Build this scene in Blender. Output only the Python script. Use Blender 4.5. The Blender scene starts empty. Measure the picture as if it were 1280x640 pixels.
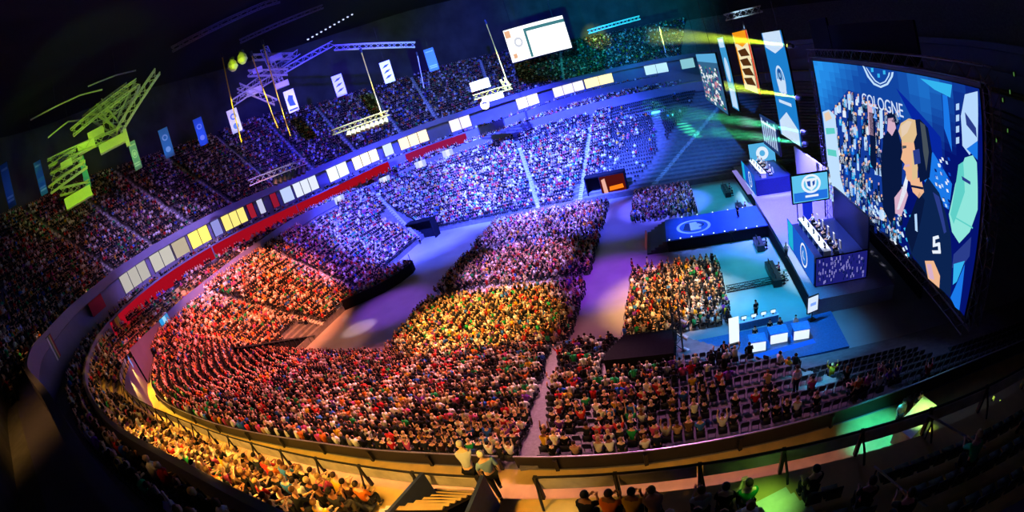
# Esports final in a large round arena at night, seen through a fisheye lens from the rail of the upper tier.
import bpy, bmesh, math, random
import numpy as np
from mathutils import Vector, Matrix
random.seed(7)
rng = np.random.default_rng(7)
S = bpy.context.scene
COL = S.collection
PI = math.pi

# ------------------------------------------------------------------ camera
HC = 24.0
BM = np.array([[0.9175907338, 0.1439504553, 0.3705475835], [0.2812582455, 0.4236408455, -0.8610587862], [-0.2809288959, 0.8943191267, 0.3482416619]])
FP = 563.775                                     # focal length in pixels of a 1280 wide frame
cd = bpy.data.cameras.new('camera')
cd.type = 'PANO'
cd.sensor_fit = 'HORIZONTAL'
cd.sensor_width = 36.0
try:
    cc = cd.cycles
    cc.panorama_type = 'FISHEYE_EQUISOLID'
    cc.fisheye_lens = FP * 36.0 / 1280.0
    cc.fisheye_fov = math.radians(200)
except Exception:
    cd.panorama_type = 'FISHEYE_EQUISOLID'
    cd.fisheye_lens = FP * 36.0 / 1280.0
    cd.fisheye_fov = math.radians(200)
cd.clip_start = 0.05
cd.clip_end = 600
cam = bpy.data.objects.new('camera', cd)
COL.objects.link(cam)
m4 = Matrix.Identity(4)
for i in range(3):
    for j in range(3):
        m4[i][j] = BM[i, j]
m4[2][3] = HC
cam.matrix_world = m4
S.camera = cam

def ray(px, py):
    u = px - 640.0; v = 320.0 - py; r = math.hypot(u, v) + 1e-9
    t = 2 * math.asin(min(1, r / (2 * FP)))
    return BM @ np.array([math.sin(t) * u / r, math.sin(t) * v / r, -math.cos(t)])
def at(px, py, z):
    d = ray(px, py); k = (z - HC) / d[2]; return (d[0] * k, d[1] * k, z)
def atx(px, py, x):
    d = ray(px, py); k = x / d[0]; return (x, d[1] * k, HC + d[2] * k)
def aty(px, py, y):
    d = ray(px, py); k = y / d[1]; return (d[0] * k, y, HC + d[2] * k)
def atr(px, py, r):
    d = ray(px, py); k = r / math.hypot(d[0], d[1]); return (d[0] * k, d[1] * k, HC + d[2] * k)
def project(P):
    c = (np.atleast_2d(P) - np.array([0, 0, HC])) @ BM
    n = np.linalg.norm(c, axis=1); th = np.arccos(np.clip(-c[:, 2] / n, -1, 1))
    r = 2 * FP * np.sin(th / 2); s = np.hypot(c[:, 0], c[:, 1]) + 1e-9
    return 640 + r * c[:, 0] / s, 320 - r * c[:, 1] / s, n

# ------------------------------------------------------------------ bowl plan: rings as radius and height around the bowl centre
CX, CY = -18.0, 57.0
PHI = np.arange(-60, 298.01, 0.5)
def polar(x, y):
    a = math.degrees(math.atan2(-(x - CX), -(y - CY)))
    if a < -61: a += 360
    return a, math.hypot(x - CX, y - CY)
def xy(phi, r):
    a = math.radians(phi); return CX - r * math.sin(a), CY - r * math.cos(a)
def curve(pts, inner=None, gap=0, smooth=3.0):
    A = []
    for p in pts:
        if p[0] == 'w': x, y, z = p[1:]
        else:
            z = p[2]; x, y, _ = at(*p)
            if inner is not None:
                for _ in range(200):
                    a, r = polar(x, y)
                    if r >= np.interp(a, PHI, inner[0]) + gap: break
                    z -= .05
                    x, y, _ = at(p[0], p[1], z)
        a, r = polar(x, y); A.append((a, r, z))
    A.sort(); A = np.array(A)
    r = np.interp(PHI, A[:, 0], A[:, 1]); z = np.interp(PHI, A[:, 0], A[:, 2])
    k = np.exp(-.5 * (np.arange(-24, 25) * .5 / smooth) ** 2); k /= k.sum()
    f = lambda v: np.convolve(np.pad(v, 24, mode='edge'), k, 'valid')
    r, z = f(r), f(z)
    if inner is not None: r = np.maximum(r, inner[0] + gap * .7)
    return r, z
def rect_r(x0, x1, y0, y1):
    out = []
    for p in PHI:
        a = math.radians(p); dx, dy = -math.sin(a), -math.cos(a); ts = []
        if dx > 1e-9: ts.append((x1 - CX) / dx)
        if dx < -1e-9: ts.append((x0 - CX) / dx)
        if dy > 1e-9: ts.append((y1 - CY) / dy)
        if dy < -1e-9: ts.append((y0 - CY) / dy)
        out.append(min(ts))
    return np.array(out)
K = lambda v: np.full(len(PHI), float(v))
C0 = (rect_r(-51, 45, 33, 79.5), K(1.0))
_c = rect_r(-51, 45, 27.2, 79.5); _x = np.array([xy(p, r)[0] for p, r in zip(PHI, C0[0])]); _near = np.array([xy(p, r)[1] for p, r in zip(PHI, C0[0])]) < 33.1
C0 = (np.where(_near & (_x > -1.2), _c, C0[0]), K(1.0))
R0 = curve([('w', 45, 15, 8.5), ('w', 30, 15, 8.5), (1222, 441, 8.5), (1087, 499, 8.5), (1039, 516, 8.5), (960, 536, 8.5), (881, 552, 8.5), (720, 570.6, 8.5), (622, 571, 8.5), (559, 565, 8.5), (400, 552, 8.5), (315, 539, 8.5), (240, 518, 8.7), (200, 500, 9.2), (184, 478, 9.8), (190, 450, 10.8), (205, 420, 11.8), (227, 388, 12.2), (290, 343, 12.2), (367, 295, 12.2), (407, 268, 12), (668, 179, 10.5), (720, 163, 10.5), (761, 150, 10.5), (827, 136, 10.5), ('w', 30, 110, 10.5)], C0, 8)
L1 = curve([('w', 45, 8.5, 15.18), ('w', 20, 8.5, 15.18), (1050, 535, 15.18), (960, 561, 15.18), (917, 570, 15.18), (829, 581, 15.18), (720, 591, 15.18), (560, 592, 15.18), (480, 585, 15.18), (400, 570, 15.18), (305, 549, 15.18), (226, 521, 15.18), (180, 502, 15.1), (147, 471, 15), (154, 452, 14.8), (172, 426, 14.6), (199, 402, 14.4), (208, 390, 14.3), (257, 350, 14.2), (330, 297, 14.7), (360, 276, 14.9), (421, 248, 15), (472, 227, 15), (520, 205, 15), (579, 181, 15), (723, 133, 15.18), (782, 119, 15.18), ('w', 30, 118, 15.18)], R0, 1.6)
L2 = curve([('w', 45, 4, 17.86), ('w', 20, 3, 17.86), ('w', 0, 2.6, 17.86)] + [(a, b, 17.86) for a, b in [(319, 631), (281, 610), (225, 580), (180, 557), (142, 535), (112, 497), (103, 471), (112, 437), (127, 410), (150, 387), (180, 361), (225, 329), (259, 309), (296, 289), (352, 262), (390, 245), (427, 228), (465, 209), (504, 192), (581, 165), (630, 149), (679, 131), (742, 112), (799, 99), (832, 94)]] + [('w', 30, 130, 17.86)], L1, 2.2)
L3 = (L2[0] + 2.6, np.interp(PHI, [-60, 20, 28, 37, 49, 58, 66, 75, 81, 94, 108, 115, 130, 140, 151, 167, 183, 222], [22.43, 22.43, 22.3, 22.4, 22.6, 22.9, 23.0, 22.9, 22.8, 22.3, 21.9, 22.0, 22.2, 22.4, 22.4, 22.7, 22.9, 22.9]))
TOP = (L3[0] + 22, np.interp(PHI, [-60, 40, 72, 77, 87, 98, 108, 123, 134, 150, 160, 165, 183, 222], [41, 41, 41.2, 40.5, 39.5, 39.5, 39.9, 37.1, 36.5, 36, 35.6, 35.2, 34, 34]))
R0S = (R0[0], R0[1] - .9)
def rz(c, phi): return float(np.interp(phi, PHI, c[0])), float(np.interp(phi, PHI, c[1]))

# ------------------------------------------------------------------ materials
def lin(h):
    h = h.lstrip('#'); o = []
    for i in (0, 2, 4):
        c = int(h[i:i + 2], 16) / 255; o.append(c / 12.92 if c <= .04045 else ((c + .055) / 1.055) ** 2.4)
    return tuple(o)
def mat(name, col, rough=.6, metal=0, vary=.18, scale=6, bump=0, spec=.4):
    m = bpy.data.materials.new(name); m.use_nodes = True; nt = m.node_tree; N = nt.nodes; b = N['Principled BSDF']
    if isinstance(col, str): col = lin(col)
    tc = N.new('ShaderNodeTexCoord'); no = N.new('ShaderNodeTexNoise'); no.inputs['Scale'].default_value = scale; no.inputs['Detail'].default_value = 3
    nt.links.new(tc.outputs['Object'], no.inputs['Vector'])
    cr = N.new('ShaderNodeValToRGB'); cr.color_ramp.elements[0].position = .3; cr.color_ramp.elements[1].position = .7
    cr.color_ramp.elements[0].color = (*[c * (1 - vary) for c in col], 1); cr.color_ramp.elements[1].color = (*[min(1, c * (1 + vary)) for c in col], 1)
    nt.links.new(no.outputs['Fac'], cr.inputs['Fac']); nt.links.new(cr.outputs['Color'], b.inputs['Base Color'])
    b.inputs['Roughness'].default_value = rough; b.inputs['Metallic'].default_value = metal; b.inputs['Specular IOR Level'].default_value = spec
    if bump:
        bp = N.new('ShaderNodeBump'); bp.inputs['Strength'].default_value = bump; nt.links.new(no.outputs['Fac'], bp.inputs['Height']); nt.links.new(bp.outputs['Normal'], b.inputs['Normal'])
    return m
def emit(name, col, s=1.0):
    m = bpy.data.materials.new(name); m.use_nodes = True; nt = m.node_tree; N = nt.nodes; b = N['Principled BSDF']
    if isinstance(col, str): col = lin(col)
    b.inputs['Base Color'].default_value = (0, 0, 0, 1); b.inputs['Specular IOR Level'].default_value = 0
    b.inputs['Emission Color'].default_value = (*col, 1); b.inputs['Emission Strength'].default_value = s
    return m
_EM = {}
def em(h, s=1.0):
    k = (h, s)
    if k not in _EM: _EM[k] = emit('glow_' + h.strip('#'), h, s)
    return _EM[k]
def objcol(name, rough=.8):
    m = bpy.data.materials.new(name); m.use_nodes = True; nt = m.node_tree; N = nt.nodes; b = N['Principled BSDF']
    oi = N.new('ShaderNodeObjectInfo'); nt.links.new(oi.outputs['Color'], b.inputs['Base Color']); b.inputs['Roughness'].default_value = rough; b.inputs['Specular IOR Level'].default_value = .2
    return m
def attcol(name, rough=.8):
    m = bpy.data.materials.new(name); m.use_nodes = True; nt = m.node_tree; N = nt.nodes; b = N['Principled BSDF']
    a = N.new('ShaderNodeAttribute'); a.attribute_name = 'Col'; nt.links.new(a.outputs['Color'], b.inputs['Base Color']); b.inputs['Roughness'].default_value = rough; b.inputs['Specular IOR Level'].default_value = .2
    return m
M = dict(
    floor=mat('polished_floor', (.33, .30, .31), .36, vary=.1, scale=.35), concrete=mat('step_concrete', (.16, .15, .16), .8, vary=.2, scale=1.5),
    fascia=mat('fascia_paint', (.15, .13, .22), .5, vary=.06, scale=.8), dark=mat('black_cloth', (.010, .010, .013), .9, spec=.05), steel=mat('truss_aluminium', (.6, .6, .62), .5, .1, vary=.1),
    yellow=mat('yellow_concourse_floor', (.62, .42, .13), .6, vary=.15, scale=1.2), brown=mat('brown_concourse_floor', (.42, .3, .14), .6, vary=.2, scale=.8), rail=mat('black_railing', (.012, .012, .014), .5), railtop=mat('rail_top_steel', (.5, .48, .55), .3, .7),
    panel=mat('smoky_parapet_panel', (.5, .44, .38), .35, vary=.25, scale=2), seat=mat('seat_plastic', (.014, .015, .024), .5), stairs=mat('pale_stair_edge', (.42, .41, .40), .7, vary=.2, scale=3),
    backwall=mat('dark_rear_wall', (.05, .05, .055), .9, vary=.3, scale=.2), roof=mat('black_roof', (.012, .012, .014), .9), bluewall=mat('blue_stair_wall', (.02, .035, .11), .5),
    frame=mat('dark_truss_steel', (.13, .12, .16), .5), deck=mat('stage_deck', (.30, .30, .42), .35, vary=.1), runway=mat('runway_blue', (.02, .09, .55), .4, vary=.08, scale=.6), white=mat('white_paint', (.8, .8, .8), .5, vary=.05), desk=mat('dark_equipment', (.02, .03, .04), .45),
    hoist=mat('yellow_lit_rigging', (.75, .6, .03), .5), step=mat('dim_step_concrete', (.2, .19, .21), .8), turq=mat('pit_floor', (.24, .38, .40), .4, vary=.1, scale=.4), skin=objcol('skin', .6), cloth=objcol('cloth', .85), hair=objcol('hair', .7), crowd=attcol('crowd_clothes'), seats=mat('seat_shell', (.03, .032, .045), .5),  # hoist: yellow light on cables and trusses is put into this base colour
    shoe=mat('shoe_leather', (.03, .03, .03), .6), canvas=mat('black_stage_cloth', (.01, .012, .02), .9, spec=.05))

# ------------------------------------------------------------------ mesh helpers
def link(name, me, parent=None, label=None, cat=None, group=None, kind=None, loc=None, rot=None):
    o = bpy.data.objects.new(name, me); COL.objects.link(o)
    if parent is not None: o.parent = parent
    if label: o['label'] = label
    if cat: o['category'] = cat
    if group: o['group'] = group
    if kind: o['kind'] = kind
    if loc is not None: o.location = loc
    if rot is not None: o.rotation_euler = rot
    return o
class MB:
    def __init__(s): s.v = []; s.f = []; s.m = []
    def add(s, v, f, m=0):
        b = len(s.v); s.v += [tuple(p) for p in v]; s.f += [tuple(b + i for i in q) for q in f]; s.m += [m] * len(f)
    def quad(s, a, b, c, d, m=0): s.add([a, b, c, d], [(0, 1, 2, 3)], m)
    def box(s, c, d, rot=0.0, m=0, tilt=None):
        x, y, z = d[0] / 2, d[1] / 2, d[2] / 2
        P = [Vector((i * x, j * y, k * z)) for k in (-1, 1) for j in (-1, 1) for i in (-1, 1)]
        R = Matrix.Rotation(rot, 3, 'Z')
        if tilt: R = R @ Matrix.Rotation(tilt, 3, 'X')
        P = [R @ p + Vector(c) for p in P]
        s.add(P, [(0, 2, 3, 1), (4, 5, 7, 6), (0, 1, 5, 4), (2, 6, 7, 3), (0, 4, 6, 2), (1, 3, 7, 5)], m)
    def tube(s, pts, r, n=6, m=0, cap=True):
        pts = [Vector(p) for p in pts]; R = r if isinstance(r, (list, tuple)) else [r] * len(pts)
        rings = []; V = []
        for i, p in enumerate(pts):
            t = (pts[min(i + 1, len(pts) - 1)] - pts[max(i - 1, 0)]).normalized()
            u = t.cross(Vector((0, 0, 1)) if abs(t.z) < .95 else Vector((1, 0, 0))).normalized(); w = t.cross(u)
            V += [p + R[i] * (math.cos(2 * PI * k / n) * u + math.sin(2 * PI * k / n) * w) for k in range(n)]
        F = [(i * n + k, i * n + (k + 1) % n, (i + 1) * n + (k + 1) % n, (i + 1) * n + k) for i in range(len(pts) - 1) for k in range(n)]
        if cap: F += [tuple(range(n - 1, -1, -1)), tuple((len(pts) - 1) * n + k for k in range(n))]
        s.add(V, F, m)
    def disc(s, c, u, w, r, n=28, m=0, r2=None, a0=0, a1=2 * PI):
        c, u, w = Vector(c), Vector(u), Vector(w); r2 = r2 or 0
        P = [c + (math.cos(a0 + (a1 - a0) * k / n) * u + math.sin(a0 + (a1 - a0) * k / n) * w) * r for k in range(n + 1)]
        Q = [c + (math.cos(a0 + (a1 - a0) * k / n) * u + math.sin(a0 + (a1 - a0) * k / n) * w) * r2 for k in range(n + 1)]
        s.add(P + Q, [(k, k + 1, n + 2 + k, n + 1 + k) for k in range(n)], m)
    def truss(s, a, b, w=.5, r=.04, bays=None, m=0):
        a, b = Vector(a), Vector(b); t = (b - a); L = t.length; t.normalize(); bays = bays or max(2, int(L / (w * 1.1)))
        u = t.cross(Vector((0, 0, 1)) if abs(t.z) < .95 else Vector((1, 0, 0))).normalized(); q = t.cross(u)
        C = [(u * i + q * j) * w / 2 for i, j in ((-1, -1), (1, -1), (1, 1), (-1, 1))]
        for c in C: s.tube([a + c, b + c], r, 4, m)
        for k in range(bays):
            p0 = a + t * L * k / bays; p1 = a + t * L * (k + 1) / bays
            for e in range(4):
                c0, c1 = C[e], C[(e + 1) % 4]
                s.tube([p0 + c0, p1 + c1] if k % 2 else [p0 + c1, p1 + c0], r * .6, 3, m, False)
            s.tube([p0 + C[0], p0 + C[1]], r * .6, 3, m, False); s.tube([p0 + C[2], p0 + C[3]], r * .6, 3, m, False)
    def mesh(s, name, mats, smooth=False):
        me = bpy.data.meshes.new(name); me.from_pydata(s.v, [], s.f)
        for m in (mats if isinstance(mats, list) else [mats]): me.materials.append(m)
        if isinstance(mats, list) and len(mats) > 1: me.polygons.foreach_set('material_index', s.m)
        if smooth: me.polygons.foreach_set('use_smooth', [True] * len(me.polygons))
        me.update(); return me
    def obj(s, name, mats, parent=None, smooth=False, **k): return link(name, s.mesh(name, mats, smooth), parent, **k)
def empty(name, loc=(0, 0, 0), rz_=0, **k): return link(name, None, loc=loc, rot=(0, 0, rz_), **k)

def strip(name, mats, prof, p0, p1, step=1.0, **k):
    """sweep a profile round the bowl: prof(phi) gives a list of (r, z)"""
    n = max(2, int((p1 - p0) / step) + 1); P = np.linspace(p0, p1, n); V = []; F = []
    L = None
    for p in P:
        q = prof(p); L = len(q)
        for r, z in q: V.append((*xy(p, r), z))
    for i in range(n - 1):
        for j in range(L - 1): F.append((i * L + j, i * L + j + 1, (i + 1) * L + j + 1, (i + 1) * L + j))
    mb = MB(); mb.add(V, F); return mb.obj(name, mats, **k)

# ------------------------------------------------------------------ the bowl itself
def steps(cf, cb, n, zf=0, zb=0):
    def prof(p):
        r0, z0 = rz(cf, p); r1, z1 = rz(cb, p); z0 += zf; z1 += zb; out = []
        for i in range(n):
            z = z0 + (z1 - z0) * i / max(1, n - 1); out += [(r0 + (r1 - r0) * i / n, z), (r0 + (r1 - r0) * (i + 1) / n, z)]
        return out
    return prof
NLOW = 22
L1B = (L1[0], np.where(PHI < 40, R0S[1], np.minimum(R0S[1] + np.interp(PHI, [40, 60, 120, 222], [0, .5, 1.6, 3.0]), L1[1] - 1.2)))
FL = MB(); FL.quad((-75, 18, 0), (60, 18, 0), (60, 95, 0), (-75, 95, 0)); FL.obj('floor', M['floor'], kind='structure')
strip('lower_seating_terrace', M['concrete'], lambda p: [(rz(C0, p)[0], 0)] + steps(C0, R0S, NLOW)(p), -60, 298, .5, kind='structure')
strip('rear_lower_terrace', M['concrete'], steps((R0[0] + .02, R0S[1]), L1B, 5), 42, 298, .5, kind='structure')
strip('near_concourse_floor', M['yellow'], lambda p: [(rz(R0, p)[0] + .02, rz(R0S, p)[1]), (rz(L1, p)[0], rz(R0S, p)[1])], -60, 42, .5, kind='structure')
strip('trim_1', M['fascia'], lambda p: [(rz(L1, p)[0], rz(L1B, p)[1]), (rz(L1, p)[0] - .25, rz(L1B, p)[1] + .2), (rz(L1, p)[0] - .25, rz(L1, p)[1]), (rz(L1, p)[0], rz(L1, p)[1])], 42, 298, .5, kind='structure')
strip('trim_2', M['fascia'], lambda p: [(rz(L1, p)[0], 7.6), (rz(L1, p)[0], rz(L1, p)[1] - 1.05), (rz(L1, p)[0] + .02, rz(L1, p)[1] - 1.0)], -60, 42, .5, kind='structure')
NT2 = 4
L2D = np.interp(PHI, [42, 62, 298], [1.9, 3.1, 3.1])
L2M = (L2[0], L2[1] - L2D)
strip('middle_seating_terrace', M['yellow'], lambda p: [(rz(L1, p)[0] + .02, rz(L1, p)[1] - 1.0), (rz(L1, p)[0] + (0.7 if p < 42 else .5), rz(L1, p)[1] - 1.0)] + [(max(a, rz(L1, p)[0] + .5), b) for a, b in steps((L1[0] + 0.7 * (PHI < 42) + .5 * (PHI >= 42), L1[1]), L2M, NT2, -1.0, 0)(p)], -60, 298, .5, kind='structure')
strip('trim_3', M['fascia'], lambda p: [(rz(L2, p)[0] - .05, rz(L2M, p)[1]), (rz(L2, p)[0] - .3, rz(L2M, p)[1] + .2), (rz(L2, p)[0] - .3, rz(L2, p)[1]), (rz(L2, p)[0] - .02, rz(L2, p)[1]), (rz(L2, p)[0], rz(L2, p)[1] - 1.0)], -60, 298, .5, kind='structure')
strip('balcony_floor', M['concrete'], lambda p: [(rz(L2, p)[0], rz(L2, p)[1] - 1.0), (rz(L2, p)[0] + 1.6, rz(L2, p)[1] - 1.0), (rz(L2, p)[0] + 1.6, rz(L2, p)[1] - .6), (rz(L2, p)[0] + 4.2, rz(L2, p)[1] - .6)], -60, 298, .5, kind='structure')
strip('wall_balcony', M['fascia'], lambda p: [(rz(L2, p)[0] + 4.2, rz(L2, p)[1] - .6), (rz(L2, p)[0] + 4.2, rz(L3, p)[1] - 1.0), (rz(L3, p)[0] + .02, rz(L3, p)[1] - 1.35)], -60, 298, .5, kind='structure')
strip('trim_4', M['fascia'], lambda p: [(rz(L3, p)[0], rz(L3, p)[1] - 1.4), (rz(L3, p)[0] - .25, rz(L3, p)[1] - 1.3), (rz(L3, p)[0] - .25, rz(L3, p)[1]), (rz(L3, p)[0], rz(L3, p)[1]), (rz(L3, p)[0] + .02, rz(L3, p)[1] - 1.0), (rz(L3, p)[0] + 1.4, rz(L3, p)[1] - 1.0)], -60, 298, .5, kind='structure')
NUP = 24
L3S = (L3[0] + 1.4, L3[1] - 1.0)
strip('upper_seating_terrace', M['concrete'], steps(L3S, TOP, NUP), -60, 298, .75, kind='structure')
strip('wall_rear', M['backwall'], lambda p: [(rz(TOP, p)[0], rz(TOP, p)[1]), (rz(TOP, p)[0] + 3, rz(TOP, p)[1] + .1), (rz(TOP, p)[0] + 3, 58)], -60, 298, 1.5, kind='structure')
cl = MB(); ring = [(*xy(p, rz(TOP, p)[0] + 3), 57.9) for p in np.arange(-60, 300.1, 3)]
cl.add([(CX + 20, CY, 66)] + ring, [(0, i + 1, i) for i in range(1, len(ring))]); cl.obj('ceiling', M['roof'], kind='structure')
# ------------------------------------------------------------------ people
SKIN, HAIR, SHIRT, PANTS = 0, 1, 2, 3
def lod_person(pose, n):
    """a light figure for the distant crowd: facing +Y, feet on z=0. Returns verts, faces, slot per vertex"""
    mb = MB(); sl = []
    def part(slot, pts, rad, k=n, cap=True):
        b = len(mb.v); mb.tube(pts, rad, k, 0, cap); sl.extend([slot] * (len(mb.v) - b))
    st = pose in ('stand', 'walk'); hz = .93 if st else .5; ln = .12 if pose == 'lean' else 0
    part(SHIRT, [(0, 0, hz - .06), (0, -.02 + ln * .5, hz + .25), (0, -.01 + ln, hz + .48), (0, ln, hz + .58)], [.17, .18, .2, .07])
    h = hz + .60
    part(SKIN, [(0, ln, h - .04), (0, .03 + ln, h + .03), (0, .03 + ln, h + .13), (0, .01 + ln, h + .2)], [.055, .085, .1, .06])
    part(HAIR, [(0, -.03 + ln, h + .06), (0, -.02 + ln, h + .16), (0, -.01 + ln, h + .235)], [.09, .112, .05])
    if st:
        for s in (-1, 1):
            d = .22 * s if pose == 'walk' else 0
            part(PANTS, [(s * .09, 0, .9), (s * .1, d * .5 + .03, .48), (s * .1, d, .03)], [.1, .075, .055])
    else:
        for s in (-1, 1): part(PANTS, [(s * .1, -.05, .5), (s * .13, .38, .5), (s * .13, .4, .05)], [.1, .085, .06])
    for s in (-1, 1):
        sh = (s * .2, ln, hz + .48)
        if pose == 'cheer': e, w = (s * .34, ln + .05, hz + .68), (s * .3, ln + .08, hz + .98)
        elif pose == 'clap': e, w = (s * .27, ln + .12, hz + .26), (s * .05, ln + .34, hz + .38)
        elif st: e, w = (s * .27, -.02, hz + .18), (s * .26, .06, hz - .06)
        else: e, w = (s * .28, ln + .06, hz + .2), (s * .14, ln + .3, hz + .12)
        part(SHIRT, [sh, e], [.075, .06], max(3, n - 2)); part(SKIN, [e, w], [.05, .045], max(3, n - 2))
    return np.array([list(p) for p in mb.v]), mb.f, np.array(sl)
LODM = {p: lod_person(p, 6) for p in ('rest', 'lean', 'clap', 'cheer', 'stand')}
LODF = {p: lod_person(p, 4) for p in ('rest', 'lean', 'clap', 'cheer', 'stand')}

SHIRTS = ['#0b0b0d'] * 11 + ['#17181d', '#1d2230', '#22252e', '#2b2b30', '#101a33', '#2a1418'] * 2 + ['#f2f0ec'] * 5 + ['#d9d4cc', '#c8c4c0', '#b4afa8', '#9a948c'] + ['#c81e24', '#a3141c', '#d8352c', '#1f8f4a', '#2aa864', '#d9a520', '#d86a1c', '#2758b8', '#3b7bd0', '#7a3aa0', '#c2487e', '#d9c7a0', '#caa27a', '#6c4f3a']
CNAME = {'#0b0b0d': 'black', '#17181d': 'black', '#1d2230': 'dark navy', '#22252e': 'dark grey', '#2b2b30': 'dark grey', '#101a33': 'navy', '#2a1418': 'dark maroon', '#f2f0ec': 'white', '#d9d4cc': 'off-white', '#c8c4c0': 'pale grey', '#b4afa8': 'grey', '#9a948c': 'grey', '#c81e24': 'red', '#a3141c': 'dark red', '#d8352c': 'bright red', '#1f8f4a': 'green', '#2aa864': 'green', '#d9a520': 'yellow', '#d86a1c': 'orange', '#2758b8': 'blue', '#3b7bd0': 'light blue', '#7a3aa0': 'purple', '#c2487e': 'pink', '#d9c7a0': 'beige', '#caa27a': 'tan', '#6c4f3a': 'brown'}
SKINS = ['#e8b99a', '#f0c8aa', '#d9a583', '#c98f6c', '#e3b092', '#8a5a3c']
HAIRS = ['#1a120c', '#2b1d12', '#0d0a08', '#3d2918', '#6b4a28', '#9c7a48', '#c9a870']
PANTSC = ['#0e0f14', '#1b2233', '#20283c', '#2b2b2e', '#3a3a3c', '#4a4438']

seats = []     # every place in the house: dict(x,y,z,yaw,zone,row,phi,occ)
def height(c0, c1, n, i, phi, zf=0, zb=0):
    r0, z0 = rz(c0, phi); r1, z1 = rz(c1, phi); z0 += zf; z1 += zb
    return r0 + (r1 - r0) * (i + .38) / n, z0 + (z1 - z0) * i / max(1, n - 1)
def fill(zone, c0, c1, n, p0, p1, dens, aisles, zf=0, zb=0, pitch=.55, rows=None, aw=.6):
    for i in (rows if rows is not None else range(n)):
        phi = p0
        while phi < p1:
            r, z = height(c0, c1, n, i, phi, zf, zb)
            r2, _ = height(c0, c1, n, i, phi + .5, zf, zb)
            dl = math.hypot(r * math.radians(.5), r2 - r) / .5
            x, y = xy(phi, r)
            if all(abs(phi - a) * dl > aw for a in aisles):
                x2, y2 = xy(phi + .5, r2); tx, ty = x2 - x, y2 - y
                yaw = math.atan2(-tx, ty) + PI / 2
                # face inwards
                yaw = math.atan2(CY - y, CX - x)
                nx, ny = -ty, tx
                if nx * (CX - x) + ny * (CY - y) < 0: nx, ny = -nx, -ny
                yaw = math.atan2(ny, nx) - PI / 2
                d = dens(x, y, i, phi)
                if d is not None:
                    j = rng.uniform(-.02, .02)
                    seats.append(dict(x=x + tx * j, y=y + ty * j, z=z, yaw=yaw, zone=zone, row=i, phi=phi, occ=rng.random() < d))
            phi += pitch / dl
def surf_hit(px, py, c0, c1, zf=0, zb=0):
    """where a sight line meets a raked stand"""
    d = ray(px, py); h = math.hypot(d[0], d[1])
    for D in np.arange(6, 220, .2):
        x, y, z = d[0] / h * D, d[1] / h * D, HC + d[2] / h * D
        a, r = polar(x, y)
        if a < PHI[0] or a > PHI[-1]: continue
        r0, z0 = rz(c0, a); r1, z1 = rz(c1, a)
        if r < r0 or r > r1 + 3: continue
        if z <= z0 + zf + (z1 + zb - z0 - zf) * (r - r0) / (r1 - r0): return a, (r - r0) / (r1 - r0), (x, y, z)
    return None
def line_phi(segs, c0, c1, **k):
    out = []
    for a, b in segs:
        A, B_ = surf_hit(*a, c0, c1, **k), surf_hit(*b, c0, c1, **k)
        g = [q[0] for q in (A, B_) if q]
        if g: out.append(sum(g) / len(g))
    return out
low_aisles = line_phi([((700, 470), (650, 555)), ((289, 365), (371, 408)), ((341, 322), (435, 354)), ((475, 242), (503, 283)), ((662, 185), (658, 240)), ((730, 180), (735, 215)), ((839.5, 143), (866, 220))], C0, R0S)
NEARA, CYANA = low_aisles[0], (polar(*at(1008, 450, 3.5)[:2])[0] + polar(*at(1035, 500, 7)[:2])[0]) / 2
low_aisles.insert(1, CYANA); print('aisles', low_aisles, polar(*at(1008, 450, 3.5)[:2]), polar(*at(1035, 500, 7)[:2]))
up_aisles = line_phi([((39, 277), (84, 301)), ((101, 254), (186, 301)), ((148, 221), (240, 281)), ((210, 200), (289, 256)), ((276, 174), (322, 221)), ((336, 154), (369, 195)), ((397, 133), (435, 187)), ((461, 112), (471, 131)), ((519, 92), (536, 146)), ((607, 66), (612, 110)), ((700, 62), (704, 95))], L3S, TOP)
mid_aisles = [polar(*at(px, py, 14.4)[:2])[0] for px, py in ((500, 613), (696, 626), (960, 605), (1040, 560))] + [64, 92, 118, 146, 172, 196]
_v0, _v1 = at(496, 305, 0), at(548, 295, 0); VD = np.array([_v1[0] - _v0[0], _v1[1] - _v0[1]]); VD = VD / np.linalg.norm(VD); VC = ((_v0[0] + _v1[0]) / 2, (_v0[1] + _v1[1]) / 2)
COVA, COVB = surf_hit(303, 445, C0, R0S)[2], surf_hit(398, 428, C0, R0S)[2]; print('cover', COVA, COVB)
_sa, _sb = np.array(COVA[:2]), np.array(COVB[:2])
def segd(x, y):
    p = np.array((x, y - .6)); t = np.clip((p - _sa) @ (_sb - _sa) / ((_sb - _sa) @ (_sb - _sa)), 0, 1); return np.linalg.norm(p - _sa - t * (_sb - _sa))
def dens_low(x, y, i, phi):
    if x > 16 and y > 19: return None
    if segd(x, y) < 1.5: return None
    if -19 < x < -7.2 and 75 < y < 84.4: return None
    if abs((x - VC[0]) * VD[1] - (y - VC[1]) * VD[0]) < 2.2 and abs((x - VC[0]) * VD[0] + (y - VC[1]) * VD[1]) < 6: return None
    if phi < 0 and x > -1.3 and (i % 2 or i < 7): return None
    if -1.6 < x < .6 and y > 26: return None
    if phi > 186: return .5 if phi < 193 else (.12 if phi < 207 else .04)
    if -6.9 < x < -1.1 and y < 34 and y > 24.2: return None
    if phi < 52 and i < 2 and x < -46: return None
    if 58.5 < phi < 64 and i < 4: return None
    if phi < CYANA - 1: return .22 if (i > 15 and phi > CYANA - 4) else .02
    if phi < NEARA:
        if i < 9: return .1 if x > -1 else .55
        if x > 3 and i < 17: return .16
        return .72 if x < 1 else .5
    return .97
low_front = lambda p: None
fill('lower', C0, R0S, NLOW, -57, 205, dens_low, low_aisles)
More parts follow.
